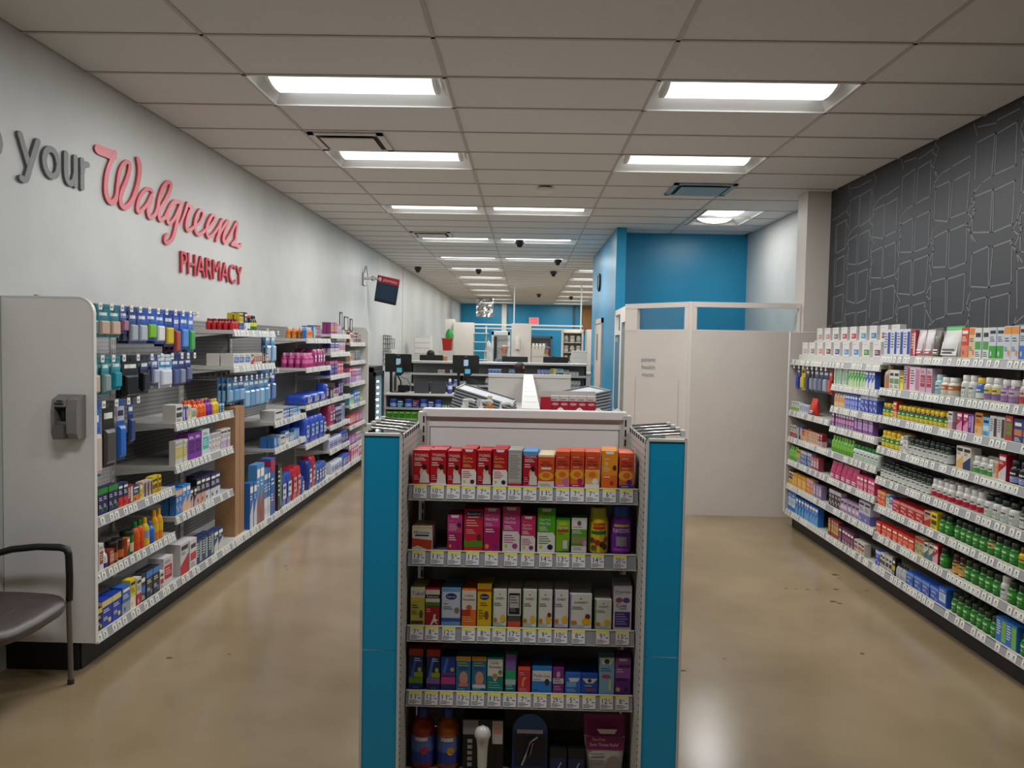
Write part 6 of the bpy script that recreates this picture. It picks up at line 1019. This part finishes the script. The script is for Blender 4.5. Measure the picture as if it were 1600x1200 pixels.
# wire racks on the wall
for z in (1.36, 1.66):
    t = thing('wire_rack', f'{"lower" if z < 1.5 else "upper"} black wire literature rack on the white wall', 'rack', (XL, 15.6, z)); b = MB(); m = M('2a2a2a', .4)
    for k in range(5): b.tube([(.02, .05+k*.22, 0), (.02, .05+k*.22, .26)], .006, m, 5); b.tube([(.09, .05+k*.22, 0), (.09, .05+k*.22, .2)], .006, m, 5)
    for zz in (0, .1, .2, .26): b.tube([(.02, .05, zz), (.02, .93, zz)], .006, m, 5)
    for zz in (0, .1, .2): b.tube([(.09, .05, zz), (.09, .93, zz)], .006, m, 5)
    b.build('wires', t, kind='stuff')
# wall television
t = thing('wall_screen', 'small wall screen with red header tilted on a bracket arm', 'screen', (XL, 13.75, 2.86)); m = M('9a9a96', .35, .6)
b = MB(); b.box(0, .03, -.09, .09, -.12, .10, m, ch=.008); b.build('wall_plate', t)
b = MB(); b.tube([(.02, 0, 0), (.16, .1, .02), (.26, .2, .0)], .02, m, 8); b.lathe([(.03, -.03), (.03, .05)], m, 10, c=(.15, .1, 0)); b.build('arm', t)
b = MB(); b.tube([(.01, .0, .08), (.03, .05, .22), (.05, .02, .2), (.06, .06, .04)], .008, m, 6); b.build('cable', t)
sc = thing('x', None, None); bpy.data.objects.remove(sc)
TM = Matrix.Translation((.36, .22, -.16)) @ Matrix.Rotation(.12, 4, 'Z') @ Matrix.Rotation(-.34, 4, 'X') @ Matrix.Shear('XZ', 4, (0, 0)) if False else Matrix.Translation((.36, .22, -.19)) @ Matrix.Rotation(.2, 4, 'Y') @ Matrix.Rotation(.30, 4, 'X')
b = MB(); b.box(-.19, .19, 0, .05, -.22, .22, M('141518', .4), TM); b.build('housing', t)
b = MB(); b.box(-.175, .175, -.004, 0, -.17, .13, M('16324a', .25), TM); b.build('display', t)
b = MB(); b.box(-.19, .19, -.008, .03, .13, .24, M('a81c30', .4), TM)
b.text('pharmacy', M('e8c8cc', .5), lambda x, y, z: TM @ Vector((.04+x, -.0095, .165+y)), .05, .24); b.poly([TM @ Vector((-.14+.026*math.cos(a*math.pi/6), -.0095, .185+.036*math.sin(a*math.pi/6))) for a in range(12)], M('e8c8cc', .5)); b.build('header', t)

# ================================================================ divider shelving, staff area
t = thing('divider_shelving', 'grey half height divider shelving behind the counter', 'shelving unit', (-2.30, 16.0, 0)); W = 3.52
boxo('back_panel', (0, W, .30, .33, 0, 1.40), PEGG, t); boxo('top_ledge', (0, W, -.06, .42, 1.39, 1.43), M('c6c4c0', .4), t)
for z in (1.19, .97, .75, .2): s = boxo('shelf', (0, W, 0, .30, z-.02, z), SHELFM, t); boxo('price_channel', (0, W, -.012, 0, z-.035, z+.006), M('c0bfbc', .4), s)
for x in (0, 1.0, 2.2, W-.03): boxo('upright', (x, x+.03, .30, .34, 0, 1.40), M('b0aeaa', .5), t)
DM = Matrix.Translation((-2.30, 16.0, 0))
fill(DM, 0, 1.191, .02, .36, 3.45, 'gap 200|b 1 130 70 d0ccc8 b85a3a white box with dark word, wall side|gap 110|b 1 130 70 d0ccc4 c87a70 white box with rust word|gap 140|b 1 40 90 d8d8d8 c8c8c8 slim white carton|gap 440|b 4 60 110 3a72c0 b0c8e0 blue carton behind the second screen|gap 150|b 2 60 105 8ac0d0 3a5ab0 aqua carton|gap 60|b 1 60 105 9ac8d0 4a6ab0 single aqua carton|gap 300|b 4 62 120 3a4a90 9aa8d0 slate blue carton|b 1 110 140 d8c23a d0ccc0 yellow and white box|b 1 130 135 b0d0d0 3a5a60 pale mint box with dark oval|b 1 110 110 c8c4b8 a8a49c cream box|b 3 60 80 b8b4ac d0ccc8 low grey carton', 'upper shelf of the divider', 'goods on the divider shelves', .30)
fill(DM, 0, .971, .02, .36, 3.45, 'gap 520|b 1 110 110 2a5ab0 8aa8d8 blue carton beside small white box|b 1 120 70 d0ccc8 b85a4a small white box with rust print|gap 380|j 2 70 150 c8b0c0 c8b0b8/6a4a8a d0c8d0 lilac bottle|b 4 80 120 a8c020 5a7a14 yellow green carton|gap 100|b 7 60 120 8a2a48 c8a0b0 wine red carton|gap 100|b 6 70 110 4a6a9a c8c8d0 dusk blue carton|b 5 70 120 c8c8c0 8a8a80 off-white carton', 'middle shelf of the divider', 'goods on the divider shelves', .30)
fill(DM, 0, .751, .02, 2.6, 3.45, 'p 10 62 110 c8b890 d8d0b8/c8a868 d8d4c8 tan bottle', 'lower shelf of the divider', 'goods on the divider shelves', .30)
def lowscreen(x, y, z, label, w=.42):
    t = thing('computer_screen', label, 'screen', (x, y, z)); m = M('131416', .4)
    boxo('base', (-.1, .1, -.08, .08, 0, .012), m, t); boxo('neck', (-.025, .025, -.01, .03, .01, .12), m, t); boxo('panel', (-w/2, w/2, -.02, .015, .08, .33), m, t, ch=.006)
b = MB()
WB = [(-1.96, 17.0, 'work bench by the left wall behind the divider', 1.5), (-.35, 17.0, 'work bench behind the divider under the bald man', 1.5), (1.0, 17.6, 'work bench behind the divider by the white stack', 1.2)]
for x, y, lb, w in WB:
    t = thing('work_bench', 'white ' + lb, 'bench', (x, y, 0)); boxo('top', (-w/2, w/2, 0, .6, 1.16, 1.20), M('c8c5c0', .5), t); boxo('front', (-w/2, w/2, .02, .05, 0, 1.16), M('bfbcb8', .5), t)
    for sx in (-1, 1): boxo('side', (sx*(w/2)-.02, sx*(w/2)+.02, .05, .58, 0, 1.16), M('bfbcb8', .5), t)
lowscreen(-2.02, 17.3, 1.2005, 'black computer screen low by the left wall', .5); lowscreen(-.23, 17.3, 1.2005, 'black computer screen in front of the bald man', .55); lowscreen(.66, 17.9, 1.2005, 'black computer screen hiding the dark haired person', .55)
boxo('brown_box', (-.09, .09, -.08, .08, 0, .3), M('a87848', .7), None, loc=(-1.78, 17.4, 1.2005), label='small brown box on the bench left of the red tote', cat='box')
boxo('lid_flap', (-.09, .09, -.002, .002, .298, .302), M('6f5234', .8), bpy.data.objects['brown_box'])
t = thing('file_organiser', 'white file organiser full of papers standing behind the divider', 'organiser', (-2.40, 18.6, 0)); boxo('cabinet', (-.17, .2, 0, .4, 0, 1.95), M('cfcbc4', .5), t)
for k in range(3): boxo('paper', (-.16, .19, -.006, 0, 1.55+k*.12, 1.65+k*.12), M('dedad4', .5), t)
t = thing('red_tote', 'red plastic tote on a tall cabinet behind the left screens', 'tote', (-1.97, 20.3, 1.60)); b = MB(); m = M('a8281c', .4)
b.loft([[(-.10, -.1, 0), (.10, -.1, 0), (.10, .1, 0), (-.10, .1, 0)], [(-.13, -.13, .30), (.13, -.13, .30), (.13, .13, .30), (-.13, .13, .30)]], m, False); b.build('body', t); boxo('rim', (-.14, .14, -.14, .14, .28, .31), M('c03a2c', .4), t)
b = MB(); b.loft([[(.10*s*math.cos(a*math.pi/5)+.05, .08*s*math.sin(a*math.pi/5), z) for a in range(10)] for z, s in ((.30, 1), (.39, 1.05), (.46, .9), (.54, .45))], M('2f9a48', .4)); b.build('green_bag', t)
boxo('tote_stand', (-.2, .2, -.15, .25, 0, 1.60), M('cac6bf', .5), None, loc=(-1.97, 20.3, 0), label='cream cabinet carrying the red tote with green bag', cat='cabinet'); boxo('door', (-.19, .19, -.156, -.15, .1, 1.5), M('d0ccc5', .5), bpy.data.objects['tote_stand'])
CAB = M('cfc9bf', .5)
def cabinet(x0, x1, y, h, label, shelves=None, side=0):
    t = thing('tall_cabinet', label, 'cabinet', ((x0+x1)/2, y, 0)); w = (x1-x0)/2
    boxo('carcass', (-w, w, 0, .5, 0, h), CAB, t); boxo('door', (-w+.01, w-.01, -.015, 0, .08, h-.02), M('d3cdc3', .5), t)
    if shelves:
        for k in range(6): boxo('shelf', (w, w+.38, .05, .45, .9+k*.23, .92+k*.23), M('d8d3c8', .5), t)
        boxo('shelf_end', (w+.30, w+.33, .3, .45, .0, h-.08), M('cbc5b2', .5), t)
    return t
cabinet(-1.90, -1.37, 21.0, 2.33, 'tall cream cabinet with open side shelves behind the second screen', True)
cabinet(-2.15, -1.90, 21.3, 2.42, 'narrow cream cabinet in the far left corner')
cb = cabinet(-.385, .13, 21.0, 2.33, 'tall cream cabinet with paper towel holder beside the bald man')
b = MB(); b.lathe([(.055, 0), (.058, .02), (.058, .28), (.05, .32)], M('d8d6d0', .5), 16); b.build('towel_holder', None, loc=(-.22, 20.928, 1.66), label='white cylinder towel holder on the tall cream cabinet', cat='dispenser'); b = MB(); b.lathe([(.03, -.012), (.05, 0)], M('9a9894', .5), 16); b.build('bottom_cap', bpy.data.objects['towel_holder'])
cabinet(1.42, 1.66, 19.0, 2.17, 'tall cream cabinet against the blue partition end')
t = thing('storage_rack', 'white open storage rack holding jars and bags by the blue partition', 'rack', (1.18, 20.6, 0))
for x in (-.25, .25): boxo('post', (x-.02, x+.02, 0, .4, 0, 2.2), M('d8d5cf', .5), t)
for k in range(6): boxo('shelf', (-.25, .25, 0, .4, .85+k*.25, .87+k*.25), M('cfccc4', .5), t)
boxo('back', (-.25, .25, .38, .4, 0, 2.2), M('cfc8b4', .5), t)
for k in range(5):
    for j in range(3): put('t' if (k+j) % 2 else 'p', .12, .16, ('c8c0b0', 'd8d4cc/a89a88', 'd8d5cf') if (k+j) % 2 == 0 else ('b8b4ac', 'd8d4cc', 'd8d5cf'), Matrix(), 0, 1.02+j*.16, 20.75, .871+k*.25, f'pale jar, {ordw(j+1)} along shelf {ordw(k+1)} from the floor, storage rack', 'jars in the storage rack')
for k in range(4): boxo('white_carton', (-.17, .17, -.13, .13, 0, .118), M('dad8d4', .5), None, loc=(1.16 + .02*(k % 2), 17.9, 1.2005+k*.119), label=f'white flat carton in the stack by the blue partition, {ordw(k+1)} from below', cat='box', group='stacked white cartons')
for k in range(4): boxo('lid_seam', (-.17, .17, -.1315, -.13, .08, .084), M('9a9894', .6), [o for o in bpy.data.objects if o.name.startswith('white_carton')][k])
b = MB(); n = 12; b.loft([[(.09*s*math.cos(2*math.pi*a/n), .07*s*math.sin(2*math.pi*a/n), z) for a in range(n)] for z, s in ((0, .9), (.06, 1), (.13, .7), (.17, .3))], M('d8d6d2', .5)); b.build('plastic_bag', None, loc=(.93, 17.70, 1.2005), label='white plastic bag slumped left of the white carton stack', cat='bag')
t = thing('dispensing_unit', 'cream dispensing unit with small jars on top behind the screens', 'cabinet', (.28, 18.6, 0)); boxo('body', (-.15, .15, 0, .4, 0, 1.70), M('c3bdae', .5), t)
for k in range(5): boxo('drawer', (-.13, .13, -.012, 0, .9+k*.155, 1.04+k*.155), M('cac4b6', .5), t)
for k in range(4): put('p', .07, .12, ('d0ccc4', 'd8d4cc/c8c0b0', 'd8d5cf'), Matrix(), 0, .17+k*.08, 18.75, 1.7005, f'small white jar on the dispensing unit, {ordw(k+1)} along', 'jars on the dispensing unit')
# fridge
t = thing('glass_door_fridge', 'white fridge with glass door behind the bald man', 'fridge', (-.72, 23.0, 0))
boxo('cabinet', (-.26, .26, .06, .7, 0, 2.16), M('d8dade', .4), t); d = MB()
for (x0, x1, z0, z1) in ((-.26, -.2, .1, 2.14), (.2, .26, .1, 2.14), (-.26, .26, 2.04, 2.14), (-.26, .26, .1, .25)): d.box(x0, x1, 0, .06, z0, z1, M('e0e2e4', .4))
dd = d.build('door', t); boxo('pane', (-.2, .2, .02, .03, .25, 2.04), M('a9b0b2', .15), dd); boxo('handle', (-.19, -.11, -.02, .01, .3, 2.0), M('1a1a1c', .4), dd)
for k in range(6): boxo('rack', (-.1, .2, .012, .02, .5+k*.24, .52+k*.24), M('c6cacc', .4), dd)
b = MB(); b.loft([[(.13*s*math.cos(2*math.pi*a/12), .06*s*math.sin(2*math.pi*a/12), z) for a in range(12)] for z, s in ((.75, 1.1), (1.2, 1.0), (1.55, .8), (1.75, .5), (1.82, .15))], M('ccd4da', .6)); b.build('hanging_coat', None, loc=(-1.06, 22.9, 0.05), label='pale lab coat hanging beside the white fridge', cat='coat'); o = bpy.data.objects['hanging_coat']; b = MB(); b.tube([(0, 0, 1.80), (0, .01, 1.90), (.03, .03, 1.93)], .008, M('8a8a88', .4), 6); b.build('hanger_hook', o)
# gantry of white bars
t = thing('pole_frame', 'thin white pole frame with double bars across the pharmacy', 'frame', (0, 22.0, 0)); m = M('dfe6e8', .4)
for z, y in ((2.31, 0), (2.22, .5)):
    b = MB(); b.box(-1.42, 1.52, y-.02, y+.02, z-.02, z+.02, m); b.build('bar', t)
for x in (-.34, 1.47):
    b = MB(); b.box(x-.016, x+.016, -.016, .016, 0, CEIL-.01, m); b.build('pole', t)
# back wall items
t = thing('foil_duct', 'crinkled silver foil wrapped duct hanging from the ceiling', 'duct', (-1.55, 30.0, 2.76)); b = MB(); r2 = random.Random(3); fm = noisy('foil', 'b4b6b8', 'd8dadc', 9, (.12, .3), .9, 14); fm.node_tree.nodes['Principled BSDF'].inputs['Metallic'].default_value = .9
N_ = 7; g = [[(-.3+.6*i/N_, -.3+r2.uniform(-.02, .02), .68*j/N_) for i in range(N_+1)] for j in range(N_+1)]
for j in range(N_):
    for i in range(N_): b.poly([g[j][i], g[j][i+1], g[j+1][i+1], g[j+1][i]], fm)
b.box(-.3, .3, -.28, .3, 0, .68, fm); b.build('wrap', t)
for z in (.2, .5): boxo('tape_band', (-.305, .305, -.325, .305, z, z+.03), M('c8cacc', .2, .8), t)
boxo('trim_2', (-1.04, -.84, 33.95, YE, 0, CEIL), M('cdcfc4', .5), kind='structure'); boxo('trim_3', (1.95, 2.03, 34.1, YE, 0, CEIL), M('2e4a55', .5), kind='structure')
t = thing('plywood_panel', 'brown plywood panel high on the blue back wall', 'panel', (2.52, 34.1, 2.35)); boxo('sheet', (-.2, .2, -.02, .09, 0, 1.08), noisy('plywood', '8a6034', '9c7040', 5, (.6, .7), 0, None, 5, (1, 1, .2)), t)
for z in (.1, .95): boxo('batten', (-.2, .2, -.035, -.02, z, z+.05), M('7a5530', .6), t)
t = thing('exit_sign', 'red and white exit sign on the blue back wall', 'sign', (.31, 34.1, 2.62)); boxo('housing', (-.21, .21, 0, .06, 0, .30), M('e0b8bc', .5), t); boxo('red_face', (-.15, .15, -.004, 0, .05, .25), M('e04860', .5, emit=.5), t)
b = MB(); b.text('EXIT', M('f0c8cc', .5), lambda x, y, z: (x, -.0055, .1+y), .1, .24); b.build('lettering', t)
t = thing('back_door', 'dark framed rear door in the blue back wall', 'door', (.6, 34.15, 0)); fr = M('4a5256', .5)
for (x0, x1, z0, z1) in ((-.5, -.42, 0, 2.12), (.42, .5, 0, 2.12), (-.5, .5, 2.05, 2.14)): boxo('door_frame', (x0, x1, -.05, .04, z0, z1), fr, t)
boxo('leaf', (-.42, .42, -.02, .03, 0, 2.05), M('23262a', .5), t); boxo('vision_panel', (.05, .3, -.025, -.02, 1.2, 1.85), M('5a6670', .2), t); boxo('lever', (.28, .38, -.06, -.02, 1.0, 1.02), M('a0a0a0', .3, .8), t)
# clock and door on the blue partition
t = thing('wall_clock', 'black rimmed round clock on the blue partition side', 'clock', (1.235, 13.84, 2.87)); rot = lambda p: (-p[2], p[0], p[1])
b = MB(); pr = [(.15, 0), (.155, .03), (.135, .035)]; n = 20
vs = [rot((r*math.cos(2*math.pi*k/n), r*math.sin(2*math.pi*k/n), z)) for r, z in pr for k in range(n)]; b.faces(vs, [(j*n+k, j*n+(k+1) % n, (j+1)*n+(k+1) % n, (j+1)*n+k) for j in range(2) for k in range(n)], M('151517', .4)); b.build('rim', t)
b = MB(); b.poly([rot((.136*math.cos(2*math.pi*k/n), .136*math.sin(2*math.pi*k/n), .02)) for k in range(n)], M('d8d8d4', .4)); b.build('face', t)
b = MB(); b.poly([rot(p) for p in ((-.006, 0, .024), (.006, 0, .024), (.004, .1, .024), (-.004, .1, .024))], M('151517', .4)); b.poly([rot(p) for p in ((0, -.006, .024), (.07, .04, .024), (.066, .048, .024), (0, .006, .024))], M('151517', .4)); b.build('hands', t)
t = thing('partition_door', 'beige door with small window in the blue partition', 'door', (1.235, 13.68, 0)); fm2 = M('b8aca0', .5)
for (y0, y1, z0, z1) in ((-.62, -.54, 0, 2.25), (.54, .62, 0, 2.25), (-.62, .62, 2.17, 2.25)): boxo('door_frame', (-.03, 0, y0, y1, z0, z1), fm2, t)
lf = boxo('leaf', (-.016, 0, -.54, .54, .01, 2.17), M('c2b7ab', .5), t); boxo('vision_panel', (-.02, -.016, .15, .35, 1.55, 2.0), M('4a4a48', .3), t)
b = MB(); b.tube([(-.02, -.42, 1.05), (-.08, -.42, 1.05), (-.08, -.28, 1.05)], .012, M('9a9894', .25, .9), 8); b.build('lever', t); boxo('lock_plate', (-.024, -.016, -.47, -.38, .95, 1.15), M('5a5856', .4, .5), t)
boxo('glass_display', (-.16, .16, -.2, .2, 0, .98), M('6a7478', .3), None, loc=(1.02, 12.6, 0), label='grey low stand holding white tissue by the blue partition door', cat='stand'); boxo('top_plate', (-.17, .17, -.21, .21, .98, 1.0), M('c8cccc', .4), bpy.data.objects['glass_display'])

# ================================================================ people
def person(label, loc, rz, H, shirt, pants, hair, skin='b98468', lean=0, hairlen=0, bald=False, glasses=False, cap=None):
    """one continuous skinned body; hair, eyes, glasses are children"""
    s = H/1.75; J = []; E = []; Rr = []
    def j(x, y, z, r, par=None):
        k = max(0, z-.95); J.append((x*s + lean*k*s*.0, (y - lean*k)*s, z*s)); Rr.append(r*s)
        if par is not None: E.append((par, len(J)-1))
        return len(J)-1
    pel = j(0, 0, .95, .135); wa = j(0, 0, 1.08, .125, pel); ch = j(0, .01, 1.27, .15, wa); nb = j(0, .02, 1.43, .085, ch); nk = j(0, .005, 1.50, .055, nb); h0 = j(0, -.01, 1.56, .07, nk); h1 = j(0, -.012, 1.63, .098, h0); h2 = j(0, .0, 1.70, .075, h1)
    for sx in (-1, 1):
        hp = j(sx*.09, 0, .88, .095, pel); kn = j(sx*.1, -.01, .49, .062, hp); an = j(sx*.1, .02, .09, .042, kn); j(sx*.11, -.13, .045, .036, an)
        sh = j(sx*.19, .015, 1.37, .062, ch); el = j(sx*.235, .03, 1.10, .045, sh); wr_ = j(sx*.2, -.18, 1.02, .030, el); pm = j(sx*.19, -.25, 1.015, .034, wr_)
        for q in range(4): f1 = j(sx*(.165+q*.018), -.30, 1.01, .010, pm); j(sx*(.165+q*.018), -.335 - .008*(q in (1, 2)), .995, .009, f1)
        f1 = j(sx*.15, -.25, 1.02, .011, pm); j(sx*.14, -.285, 1.015, .010, f1)
    me = bpy.data.meshes.new('body'); me.from_pydata(J, E, []); o = bpy.data.objects.new('body', me); COL.objects.link(o)
    sk = o.modifiers.new('skin', 'SKIN'); sk.use_smooth_shade = True; sv = me.skin_vertices[0].data
    for i, r in enumerate(Rr): sv[i].radius = (r, r)
    sv[0].use_root = True
    for i in (5, 6, 7): sv[i].radius = (Rr[i]*.86, Rr[i])
    for i in (1, 2): sv[i].radius = (Rr[i]*1.2, Rr[i]*.8)
    ss = o.modifiers.new('sub', 'SUBSURF'); ss.levels = ss.render_levels = 2
    dg = bpy.context.evaluated_depsgraph_get(); m2 = bpy.data.meshes.new_from_object(o.evaluated_get(dg)); bpy.data.objects.remove(o)
    hz = lambda z: z/s
    cx, cy, cz = J[6]
    for v in m2.vertices:       # nose, brow and chin
        x, y, z = v.co
        if z > 1.5*s and y < cy:
            d2 = (x/(.016*s))**2 + ((z-cz+.012*s)/(.022*s))**2; v.co.y -= .022*s*math.exp(-d2)
            d3 = (x/(.03*s))**2 + ((z-cz+.085*s)/(.02*s))**2; v.co.y -= .010*s*math.exp(-d3)
    m2.materials.clear()
    for c, rg in ((skin, .5), (shirt, .8), (pants, .8)): m2.materials.append(M(c, rg))
    for p in m2.polygons:
        c = p.center; z = hz(c.z); arm = abs(c.x)/s > .13 and c.y/s < -.15 and z < 1.06
        p.material_index = 2 if z < .96 and not arm else (0 if z > 1.475 or (arm and c.y/s < -.20) else 1); p.use_smooth = True
    root = ob('person', m2, None, loc, rz, label, 'person')
    # hair: shell over the scalp
    vs = []; fs = []; mp = {}
    for p in m2.polygons:
        c = p.center; z = hz(c.z); back = (c.y-cy)/s
        if bald: ok = 1.60 < z < 1.66 and back > .02
        else: ok = z > 1.685 or (z > 1.53-hairlen and back > -.02 and z > 1.50-hairlen*.5) or (z > 1.64 and abs(c.x)/s > .06 and back > -.045)
        if ok and abs(c.x)/s < .14 and z > 1.48-hairlen:
            f = []
            for vi in p.vertices:
                if vi not in mp: mp[vi] = len(vs); v = m2.vertices[vi]; vs.append(tuple(v.co + v.normal*.014*s))
                f.append(mp[vi])
            fs.append(f)
    if fs:
        hm = bpy.data.meshes.new('hair'); hm.from_pydata(vs, [], fs); hm.materials.append(M(hair, .6))
        for p in hm.polygons: p.use_smooth = True
        ho = ob('hair', hm, root); so = ho.modifiers.new('thick', 'SOLIDIFY'); so.thickness = .014*s; so.offset = 0
    for sx in (-1, 1):
        b = MB(); b.lathe([(.002, -.009*s), (.009*s, -.003*s), (.009*s, .003*s), (.002, .009*s)], M('2a2320', .3), 8, c=(sx*.033*s, cy-.083*s, cz+.012*s)); b.build('eye', root)
        b = MB(); b.loft([[(sx*.085*s + sx*(.012*k)*s, cy+.01*s+.022*s*math.cos(a*math.pi/4)*(1-.2*k), cz-.005*s+.03*s*math.sin(a*math.pi/4)*(1-.2*k)) for a in range(8)] for k in (0, 1)], M(skin, .5)); b.build('ear', root)
    boxo('mouth', (-.022*s, .022*s, cy-.088*s, cy-.078*s, cz-.056*s, cz-.049*s), M('8a4a44', .5), root)
    if glasses:
        b = MB()
        for sx in (-1, 1): b.tube([(sx*.034*s+.024*s*math.cos(a*math.pi/5), cy-.104*s, cz+.012*s+.017*s*math.sin(a*math.pi/5)) for a in range(11)], .0025*s, M('2a2624', .4), 5); b.tube([(sx*.058*s, cy-.104*s, cz+.016*s), (sx*.088*s, cy-.04*s, cz+.014*s), (sx*.09*s, cy+.02*s, cz+.008*s)], .0025*s, M('2a2624', .4), 5)
        b.build('glasses', root)
    if cap: b = MB(); b.lathe([(.115*s, 0), (.11*s, .03*s), (.08*s, .065*s), (.02*s, .08*s)], M(cap, .6), 14, c=(0, cy, cz+.045*s)); b.build('cap', root)
    return root
person('bald person with glasses in grey shirt standing behind the divider', (-.50, 18.5, 0), .75, 1.83, '5a5f68', '2a2c34', '8a7a70', 'b88672', bald=True, glasses=True)
person('dark haired person seen as a head above the low screen', (.66, 19.2, 0), .1, 1.56, '6a5a50', '2a2a30', '141112', 'b98c74', hairlen=.12)
person('brown haired person in light blue shirt with back turned behind the shelf run', (-.10, 12.6, 0), 2.6, 1.55, '9aa8d0', '2a2c38', '2e1a14', 'b98468', hairlen=.1)
person('black haired person at the bench by the left wall', (-2.13, 18.1, 0), math.pi, 1.66, '3a3a44', '24242a', '0f0e10', 'a87a60', hairlen=.1)
person('person in a dark cap standing near the rear door', (.66, 26.0, 0), .3, 1.74, '8a8480', '3a3a44', '2a2a40', 'b98468', cap='4a4a78')
